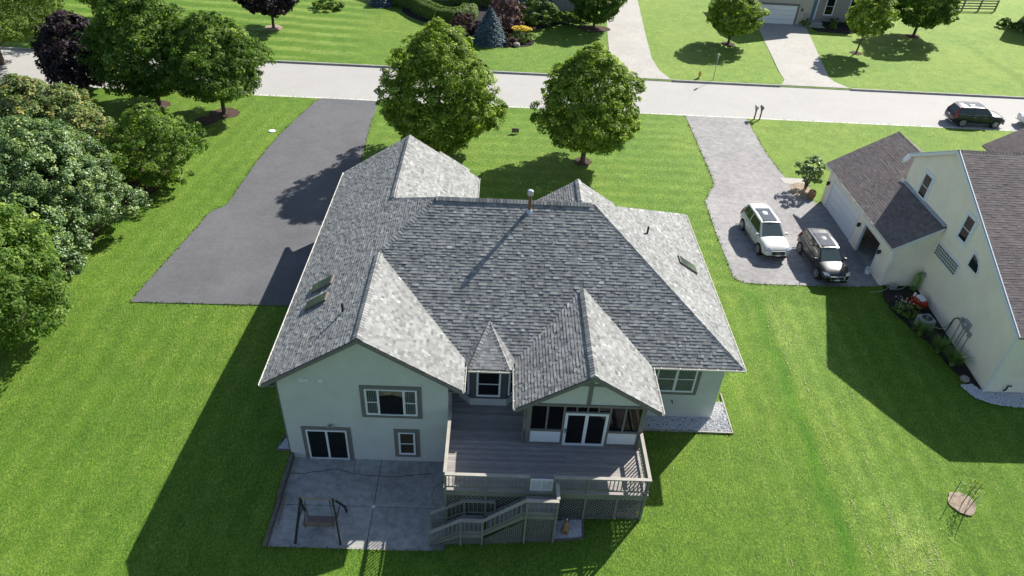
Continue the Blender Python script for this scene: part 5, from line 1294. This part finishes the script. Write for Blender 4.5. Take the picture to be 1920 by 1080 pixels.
# ------------------------------------------------------------------ cars
def lerpq(q, a, b): 
    p0, p1, p2, p3 = q; return (p0*(1-a)+p1*a)*(1-b)+(p3*(1-a)+p2*a)*b
def car(name, label, base, heading, paint, L=4.9, W=1.94, Hh=1.74, kind='suv', group=None, rimmat='silver', volvo=True):
    o = thing(name, label, 'car', base, heading, group); k = L/4.9; hw = W/2
    belt = 1.06*Hh/1.74
    st = [(-2.43,.55,.90,.80,0),(-2.34,.36,1.02,.91,.02),(-1.9,.28,belt+.05,.97,.03),(-1.2,.26,belt+.03,1,.03),(-.3,.26,belt,1,.03),(.6,.26,belt-.02,1,.03),(1.1,.26,belt-.02,.99,.05),(1.6,.27,belt-.06,.975,.07),(2.05,.30,belt-.13,.93,.06),(2.33,.34,belt-.24,.84,.03),(2.45,.45,belt-.38,.72,.01)]
    V = []; F = []; prof = None
    for (x, zb, zt, wf, cr) in st:
        w = hw*wf; zm = (zb+zt)/2
        half = [(0,zb),(w*.86,zb),(w*.965,zb+.10),(w,zm-.03),(w*.985,zt-.14),(w*.93,zt-.03),(w*.80,zt+cr*.5),(w*.4,zt+cr),(0,zt+cr*1.15)]
        ring = half+[(-a, b) for a, b in reversed(half[1:-1])]
        V += [(x*k, a, b) for a, b in ring]
    m_ = len(V)//len(st)
    for i in range(len(st)-1):
        for j in range(m_): F.append((i*m_+j, i*m_+(j+1) % m_, (i+1)*m_+(j+1) % m_, (i+1)*m_+j))
    F.append(tuple(range(m_-1, -1, -1))); F.append(tuple(range((len(st)-1)*m_, len(st)*m_)))
    b = MB(); b.v = V; b.f = F; bo = b.build('body', paint, o, smooth=True); ss = bo.modifiers.new('s', 'SUBSURF'); ss.levels = 1; ss.render_levels = 2
    # cabin
    zr = Hh-.03; zb0 = belt-.03; wb, wt = hw*.90, hw*.68
    if kind == 'suv': xf0, xf1, xr1, xr0 = 1.18*k, .38*k, -2.02*k, -2.32*k
    else: xf0, xf1, xr1, xr0 = 1.05*k, .30*k, -1.0*k, -1.85*k
    def A(x, y, z): return np.array([x, y, z], float)
    xm = (xf1+xr1)/2
    B = {s: [A(xr0,s*wb*.92,zb0), A(xm,s*wb,zb0), A(xf0,s*wb*.93,zb0)] for s in (-1,1)}
    T_ = {s: [A(xr1,s*wt*.93,zr-.06), A(xm,s*wt,zr), A(xf1,s*wt*.97,zr-.03)] for s in (-1,1)}
    cb = MB()
    for s in (-1,1):
        for i in (0,1): cb.quad(B[s][i], B[s][i+1], T_[s][i+1], T_[s][i])
    cb.quad(B[-1][0], B[1][0], T_[1][0], T_[-1][0]); cb.quad(B[-1][2], B[1][2], T_[1][2], T_[-1][2])
    nrs = 5
    for i in range(2): cb.quad(T_[-1][i], T_[1][i], T_[1][i+1], T_[-1][i+1])
    cb.build('cabin', paint, o)
    rf = MB(); rr_ = [(xr1-.03,zr-.07,.9),(xr1+.25*k,zr-.015,.97),(xm,zr+.02,1.02),(xf1-.25*k,zr+.01,1.0),(xf1+.02,zr-.035,.96)]
    ring = []
    for x, z, f_ in rr_: ring.append([(x, wt*f_*q, z+.035*(1-q*q)) for q in (-1,-.6,0,.6,1)])
    for i in range(4):
        for j in range(4): rf.quad(ring[i][j], ring[i][j+1], ring[i+1][j+1], ring[i+1][j])
    rf.build('roof', paint, o, smooth=True)
    if kind == 'suv':
        sr = MB(); xs0, xs1 = xm-.45*k, xf1-.10*k
        for a0, a1 in ((xs0, (xs0+xs1)/2-.01), ((xs0+xs1)/2+.01, xs1)): sr.prism([(a0,-wt*.72,zr+.03),(a1,-wt*.72,zr+.026),(a1,wt*.72,zr+.026),(a0,wt*.72,zr+.03)], (0,0,.022))
        sr.build('sunroof', 'sunroof', o)
        for s in (-1,1): MB().tube([(xr1+.2,s*wt*.93,zr-.02),(xr1+.3,s*wt*.95,zr+.05),(xf1-.3,s*wt*.98,zr+.055),(xf1-.15,s*wt*.96,zr)], .016, 6).build('roof_rail', 'chrome', o)
    def pane(q, a0, a1, b0, b1, nm, mat, off=.012):
        q = [np.array(p) for p in q]; P4 = [lerpq(q, a0, b0), lerpq(q, a1, b0), lerpq(q, a1, b1), lerpq(q, a0, b1)]
        n_ = np.cross(P4[1]-P4[0], P4[3]-P4[0]); n_ /= np.linalg.norm(n_); c_ = sum(P4)/4
        if n_@(c_-A(xm,0,1.2)) < 0: n_ = -n_
        MB().prism([tuple(p-n_*.01) for p in P4], tuple(n_*(off+.01))).build(nm, mat, o)
    pane((B[-1][2],B[1][2],T_[1][2],T_[-1][2]), .06, .94, .06, .97, 'windscreen', 'carglass_pale'); pane((B[-1][0],B[1][0],T_[1][0],T_[-1][0]), .1, .9, .25, .93, 'rear_window', 'carglass')
    for s in (-1,1):
        q = (B[s][0],B[s][1],T_[s][1],T_[s][0]); pane(q, .12, .50, .14, .9, 'side_window', 'carglass'); pane(q, .53, .97, .10, .9, 'side_window', 'carglass')
        q = (B[s][1],B[s][2],T_[s][2],T_[s][1]); pane(q, .05, .86, .10, .9, 'side_window', 'carglass')
        MB().beam((xr0+.25,s*(wb*.965),zb0+.06), (xf0-.1,s*(wb*.965),zb0+.05), .02, .02).build('window_line', 'chrome', o)
        mr = MB(); mr.box(xf0-.38*k, xf0-.22*k, s*(hw+.02)-.1, s*(hw+.02)+.1, belt+.0, belt+.14); mr.build('mirror', paint, o, bevel=.03)
        MB().prism([(2.2*k,s*hw*.55,belt-.24),(2.40*k,s*hw*.50,belt-.34),(2.28*k,s*hw*.86,belt-.32),(2.02*k,s*hw*.905,belt-.21)], (.03,s*.02,.08)).build('headlight', 'chrome', o)
        MB().prism([(-2.33*k,s*hw*.76,.78),(-2.26*k,s*hw*.93,.78),(-2.12*k,s*hw*.90,belt+.1),(-2.28*k,s*hw*.74,belt+.1)], (-.06,s*.012,0)).build('taillight', 'redlamp', o)
        if volvo or kind == 'suv': MB().prism([(xr0-.02,s*wb*.80,belt+.05),(xr0+.03,s*wb*.93,belt+.05),(xr1+.02,s*wt*.96,zr-.12),(xr1-.04,s*wt*.84,zr-.12)], (-.03,0,0)).build('taillight', 'redlamp', o)
        MB().box(-1.0*k, .95*k, s*hw-.012, s*hw+.012, .33, .37).build('sill_trim', 'chrome', o)
        for hx in (-.55*k, .42*k): MB().box(hx-.1, hx+.1, s*hw*.985-.018, s*hw*.985+.018, belt-.16, belt-.13).build('door_handle', 'chrome', o)
        sm = MB(); 
        for sx in (-1.05*k, -.12*k, .85*k): sm.box(sx-.006, sx+.006, s*hw*.99-.008, s*hw*.99+.008, .42, belt-.1)
        sm.build('door_gap', 'dark', o)
        for x in (-1.46*k, 1.50*k):
            ar = MB(); ar.tube([(x,s*(hw-.32),.37),(x,s*(hw+.008),.37)], .425, 24); ar.build('wheel_arch', 'tyre', o)
            w = MB(); w.tube([(x,s*(hw-.22),.37),(x,s*(hw-.2),.37),(x,s*(hw+.0),.37),(x,s*(hw+.022),.37)], [.34,.37,.37,.345], 24); wo = w.build('wheel', 'tyre', o)
            r_ = MB(); yy = s*(hw+.024)
            for j in range(10):
                a = j*math.pi/5; r_.beam((x+.05*math.cos(a), yy, .37+.05*math.sin(a)), (x+.245*math.cos(a+.1), yy, .37+.245*math.sin(a+.1)), .045, .02)
            r_.tube([(x+.25*math.cos(R(t)), yy, .37+.25*math.sin(R(t))) for t in range(0,361,20)], .018, 5); r_.tube([(x,yy-s*.01,.37),(x,yy+s*.012,.37)], .055, 10); r_.build('rim', rimmat, wo)
    gr_ = MB(); gr_.prism([(2.445*k,-.42,belt-.52),(2.445*k,.42,belt-.52),(2.40*k,.46,belt-.30),(2.40*k,-.46,belt-.30)], (.035,0,0)); go = gr_.build('grille', 'blackmetal', o)
    fr_ = MB(); c4 = [(2.487*k,-.43,belt-.53),(2.487*k,.43,belt-.53),(2.44*k,.47,belt-.29),(2.44*k,-.47,belt-.29)]
    for i in range(4): fr_.tube([c4[i], c4[(i+1) % 4]], .014, 6)
    if volvo: fr_.tube([(2.49*k,.30,belt-.52),(2.45*k,-.30,belt-.30)], .012, 6); fr_.tube([(2.478*k+.0,.06*math.cos(R(t)),belt-.41+.06*math.sin(R(t))) for t in range(0,361,40)], .01, 5)
    fr_.build('grille_frame', 'chrome', go)
    MB().prism([(2.38*k,-.72,.30),(2.40*k,.72,.30),(2.44*k,.62,.44),(2.44*k,-.62,.44)], (.05,0,0)).build('lower_intake', 'blackmetal', o)
    MB().prism([(2.36*k,-.68,.27),(2.36*k,.68,.27),(2.44*k,.6,.30),(2.44*k,-.6,.30)], (.06,0,.02)).build('skid_plate', 'chrome', o)
    MB().box(2.49*k, 2.505*k, -.16, .16, .46, .54).build('licence_plate', 'white', o)
    MB().box(-2.47*k, -2.43*k, -.17, .17, .84, .94).build('licence_plate', 'white', o); MB().prism([(-2.40*k,-.8,.36),(-2.40*k,.8,.36),(-2.44*k,.75,.48),(-2.44*k,-.75,.48)], (-.03,0,0)).build('rear_bumper_trim', 'chrome', o)
    return o
def place(x, y): return Vector((x, y, gz(x, y)+.03))
car('parked_car', 'pale silver SUV with dark sunroof parked on the worn driveway', place(18.38,39.95), R(-85.5), 'paint_white', 4.95, 1.96, 1.77)
car('parked_car', 'black SUV parked beside the open cream garage', place(21.5,37.45), R(-87.5), 'paint_black', 4.69, 1.9, 1.66, rimmat='greymetal')
car('parked_car', 'black SUV with silvery roof parked at the roadside', Vector((45.0,62.35,RZ+.004)), R(-.5), 'paint_black', 5.1, 1.98, 1.78, volvo=False)
car('parked_car', 'white sedan parked ahead of the roadside SUV', Vector((51.9,62.4,RZ+.004)), R(-.5), 'paint_clean_white', 4.8, 1.84, 1.46, 'sedan', volvo=False)

# ------------------------------------------------------------------ street furniture
for i, (x, m_, lab) in enumerate(((23.6,'cloth','pale mailbox on a brown wooden post by the worn driveway'),(24.1,'brownmail','brown mailbox on a brown wooden post by the worn driveway'))):
    mbx = thing('mailbox', lab, 'mailbox', (x, 60.55, gz(x,60.55)), 0, 'mailboxes at the kerb')
    MB().box(-.05, .05, -.05, .05, -.1, 1.0).build('post', 'brownmail', mbx); MB().beam((0,-.02,.55),(0,.32,.95),.06,.06).build('brace', 'brownmail', mbx); MB().box(-.08, .08, -.15, .42, 1.0, 1.04).build('arm', 'brownmail', mbx)
    bx = MB(); pr = [(-.1,-.15,1.04),(.1,-.15,1.04)]+[(.1*math.cos(R(t)),-.15,1.16+.1*math.sin(R(t))) for t in range(0,181,30)]; bx.prism(pr, (0,.5,0)); bo = bx.build('box', m_, mbx); MB().box(.105,.115,.1,.13,1.1,1.3).build('flag', 'red', bo)
hy = at(1311,146); h_ = thing('fire_hydrant', 'yellow fire hydrant on the far verge', 'hydrant', hy)
lathe([(.16,0),(.16,.05),(.11,.07),(.11,.5),(.15,.52),(.15,.56),(.12,.62),(.04,.72),(.04,.78)], 12).build('barrel', 'yellow', h_)
for s in (-1,1): MB().tube([(s*.1,0,.4),(s*.2,0,.4)], .055, 8).build('nozzle', 'yellow', h_)
MB().tube([(0,-.1,.4),(0,-.2,.4)], .07, 8).build('nozzle', 'yellow', h_)
sg = thing('street_sign', 'thin metal sign post with a narrow edge-on plate across the road', 'sign', at(1337,149)); MB().tube([(0,0,-.1),(.02,0,2.7)], .03, 6).build('post', 'greymetal', sg); MB().box(.0,.02,-.16,.16,2.15,2.65).build('plate', 'silver', sg)
ys_g = thing('yard_sign', 'small brown yard sign between the two front maples', 'sign', at(966,251))
MB().box(-.30,.30,-.02,.02,.12,.50).build('panel', 'timber', ys_g); 
for s in (-.24,.24): MB().tube([(s,0,-.1),(s,0,.12)], .012, 5).build('stake', 'blackmetal', ys_g)
lt_ = MB()
for r_ in range(2):
    for c_ in range(6): lt_.box(-.22+c_*.078,-.22+c_*.078+.045,-.026,-.0205,.22+r_*.14,.29+r_*.14)
lt_.build('panel_marks', 'mulch_pale', ys_g)
cv = at(510,246); uc = thing('utility_cover', 'white oval utility cover in the lawn beside the driveway', 'cover', cv); lathe([(.26,0),(.26,.05),(.22,.07)], 16).build('lid', 'white', uc); lathe([(.3,0),(.3,.03)], 16).build('collar', 'patio', uc)

# ------------------------------------------------------------------ houses across the road
def xwin(par, x0, x1, z0, z1, y):
    w = window(None, x0, x1, z0, z1, y, [0, 1], fr=.1, doublehung=(0,)); w.parent = par; w.matrix_parent_inverse = Matrix.Translation(-par.location); return w
ah = thing('brick_house', 'pale house with white garage door and brick wall across the road', 'house', (38, 91, 1.5)); ainv = Matrix.Translation((-38,-91,-1.5))
def AP(mb, nm, mat):
    o = mb.build(nm, mat); o.parent = ah; o.matrix_parent_inverse = ainv; return o
AP(MB().prism([(31.6,90.9,1.3),(38.9,90.9,1.3),(38.9,90.9,6.9),(35.2,90.9,9.4),(31.6,90.9,6.9)], (0,9,0)), 'wall', 'siding_cream')
AP(MB().box(38.9, 47.5, 93.0, 102, 1.3, 6.8), 'wall', 'brick')
bc = MB(); r_ = random.Random(3)
for row in range(20):
    z = 1.45+row*.16; x = 39.0+(row % 2)*.17
    while x < 47.3:
        bc.box(x, x+.30, 92.985, 93.01, z, z+.13) if r_.random() < .85 else bc.box(x, x+.30, 92.975, 93.01, z, z+.13); x += .345
stuff(AP(bc, 'bricks', 'brick'))
AP(MB().box(38.0, 38.9, 90.885, 90.899, 1.5, 3.0), 'brick_pier', 'brick')
gd = MB()
for i in range(4): gd.box(32.4, 37.0, 90.83, 90.89, 1.55+i*.56, 2.09+i*.56)
AP(gd, 'garage_door', 'white')
t = MB(); t.box(32.15, 32.4, 90.84, 90.895, 1.5, 4.02).box(37.0, 37.25, 90.84, 90.895, 1.5, 4.02).box(32.4, 37.0, 90.84, 90.895, 3.8, 4.02); AP(t, 'door_frame', 'taupe')
ro = MB(); roof_slab(ro, [(31.1,90.4,6.7),(31.1,100,6.7),(35.2,100,9.6),(35.2,90.4,9.6)]); roof_slab(ro, [(39.3,90.4,6.7),(39.3,100,6.7),(35.2,100,9.6),(35.2,90.4,9.6)]); roof_slab(ro, [(39,92.5,6.7),(48,92.5,6.7),(48,97.5,9.4),(39,97.5,9.4)]); roof_slab(ro, [(39,102.5,6.7),(48,102.5,6.7),(48,97.5,9.4),(39,97.5,9.4)])
AP(ro, 'roof', 'shingle_nb')
xwin(ah, 41.35, 42.55, 2.3, 4.55, 92.97); xwin(ah, 44.4, 45.6, 2.3, 4.55, 92.97)
AP(MB().box(39.2, 40.2, 92.9, 92.98, 1.75, 4.1), 'front_door', 'blue'); AP(MB().box(38.95, 39.2, 92.88, 92.98, 1.7, 4.3).box(40.2, 40.4, 92.88, 92.98, 1.7, 4.3), 'door_frame', 'white')
l = MB(); l.box(37.6, 37.75, 90.75, 90.89, 3.2, 3.5); AP(l, 'lantern', 'blackmetal')
AP(MB().box(38.95, 41.0, 91.4, 92.99, 1.3, 1.72), 'porch_step', 'concrete')
struct(sheet('entry_path', [(38.5,90.4),(40.8,90.2),(40.6,91.4),(39.2,91.4),(39.0,91.2)], .035, 'concrete'))
struct(sheet('mulch_bed', [(39.3,88.6),(43.5,88.2),(47.2,91.2),(47.2,92.9),(41.1,92.9),(41.0,91.2),(41.2,90.0),(39.0,89.8)], .03, 'darkmulch'))
for (x, y, s) in ((38.4,90.6,.6),(42.6,91.8,.6),(44.5,91.5,.55),(46.2,92.0,.6),(41.8,90.0,.45)):
    lab = {38.4:'small round shrub beside the white garage door',42.6:'small round shrub below the brick wall next to the entry',44.5:'small round shrub below the right brick wall window',46.2:'small round shrub at the far end of the brick wall',41.8:'smallest round shrub at the edge of the dark mulch bed'}[x]
    shrub('round_shrub', lab, 'shrub', Vector((x,y,1.5)), s, s, s*1.5, 'hedge', 26, 34, (.15,.3), (.14,.2), .4, .3, group='round shrubs at the brick house', stems=3)
po = thing('porch_pot', 'pale pot in front of the brick wall', 'pot', (43.2,92.3,1.5)); lathe([(.2,0),(.3,.5),(.32,.6),(.26,.6)], 12).build('pot', 'cloth', po); lathe([(.26,.55),(.1,.7)], 10).build('soil', 'mulch', po)
ch_h = thing('porch_house', 'grey house with a porch behind the garden bed', 'house', (-2, 96, 1.5))
def CP(mb, nm, mat):
    o = mb.build(nm, mat); o.parent = ch_h; o.matrix_parent_inverse = Matrix.Translation((2,-96,-1.5)); return o
CP(MB().box(-12, 6.5, 96.5, 106, 1.3, 6.2), 'wall', 'siding_gray'); CP(MB().box(6.5, 12.0, 91.8, 104, 1.3, 6.2), 'wall', 'brick')
bw = MB()
for row in range(12):
    for c_ in range(15): bw.box(6.55+c_*.36+(row % 2)*.12, 6.86+c_*.36+(row % 2)*.12, 91.78, 91.81, 1.5+row*.17, 1.64+row*.17)
stuff(CP(bw, 'bricks', 'brick'))
CP(MB().box(-9, 6.4, 93.6, 96.4, 1.3, 1.75), 'porch_floor', 'concrete')
for x in (-8.6, -4.5, -.5, 3.5, 6.0): CP(MB().box(x-.12, x+.12, 93.8, 94.04, 1.75, 4.6), 'porch_column', 'white')
ro = MB(); roof_slab(ro, [(-12.6,93.0,4.8),(7,93.0,4.8),(7,101,9.2),(-12.6,101,9.2)]); roof_slab(ro, [(-12.6,107,6),(7,107,6),(7,101,9.2),(-12.6,101,9.2)]); roof_slab(ro, [(6,91.2,6.1),(6,104,6.1),(9.2,104,8.6),(9.2,91.2,8.6)]); roof_slab(ro, [(12.5,91.2,6.1),(12.5,104,6.1),(9.2,104,8.6),(9.2,91.2,8.6)]); CP(ro, 'roof', 'shingle_nb')
gh = thing('grey_house', 'dark grey-green sided house beyond the rail fence', 'house', (68.3,93.4,1.5), R(-32))
MB().box(0, 10, 0, 9, -.2, 5.2).build('wall', 'siding_gray', gh); q = MB(); roof_slab(q, [(-.5,-.5,5.1),(10.5,-.5,5.1),(10.5,4.5,8.2),(-.5,4.5,8.2)]); roof_slab(q, [(-.5,9.5,5.1),(10.5,9.5,5.1),(10.5,4.5,8.2),(-.5,4.5,8.2)]); q.build('roof', 'shingle_nb', gh)
MB().box(-.06,-.002,.0,.14,-.1,5.1).build('downspout', 'white', gh); MB().box(-.05,-.002,3.0,4.2,1.0,2.6).build('window', 'white', gh)
for i in range(3): shrub('dark_shrub', ['dark low shrub against the grey-green wall beside the rail fence', 'dark low shrub between two others against the grey-green wall', 'dark low shrub at the downspout corner of the grey-green house'][i], 'shrub', Vector((66.6+i*1.0,94.9-i*1.6,1.5)), .9, .9, 1.1, 'maple_dark', 40, 36, (.2,.4), (.16,.24), .3, .2, group='shrubs at the grey house', stems=3)
fe = thing('rail_fence', 'weathered wooden rail fence beside the grey-green house', 'fence', (62.0,101.5,1.5), R(8))
for k in range(4): MB().box(k*2.6-.08, k*2.6+.08, -.08, .08, -.1, 1.5).build('post', 'fence', fe)
for k in range(3):
    for z in (.25, .6, .95, 1.3): MB().box(k*2.6+.02, k*2.6+2.58, -.13, -.085, z, z+.16).build('rail', 'fence', fe)
print('objects', len(bpy.data.objects))
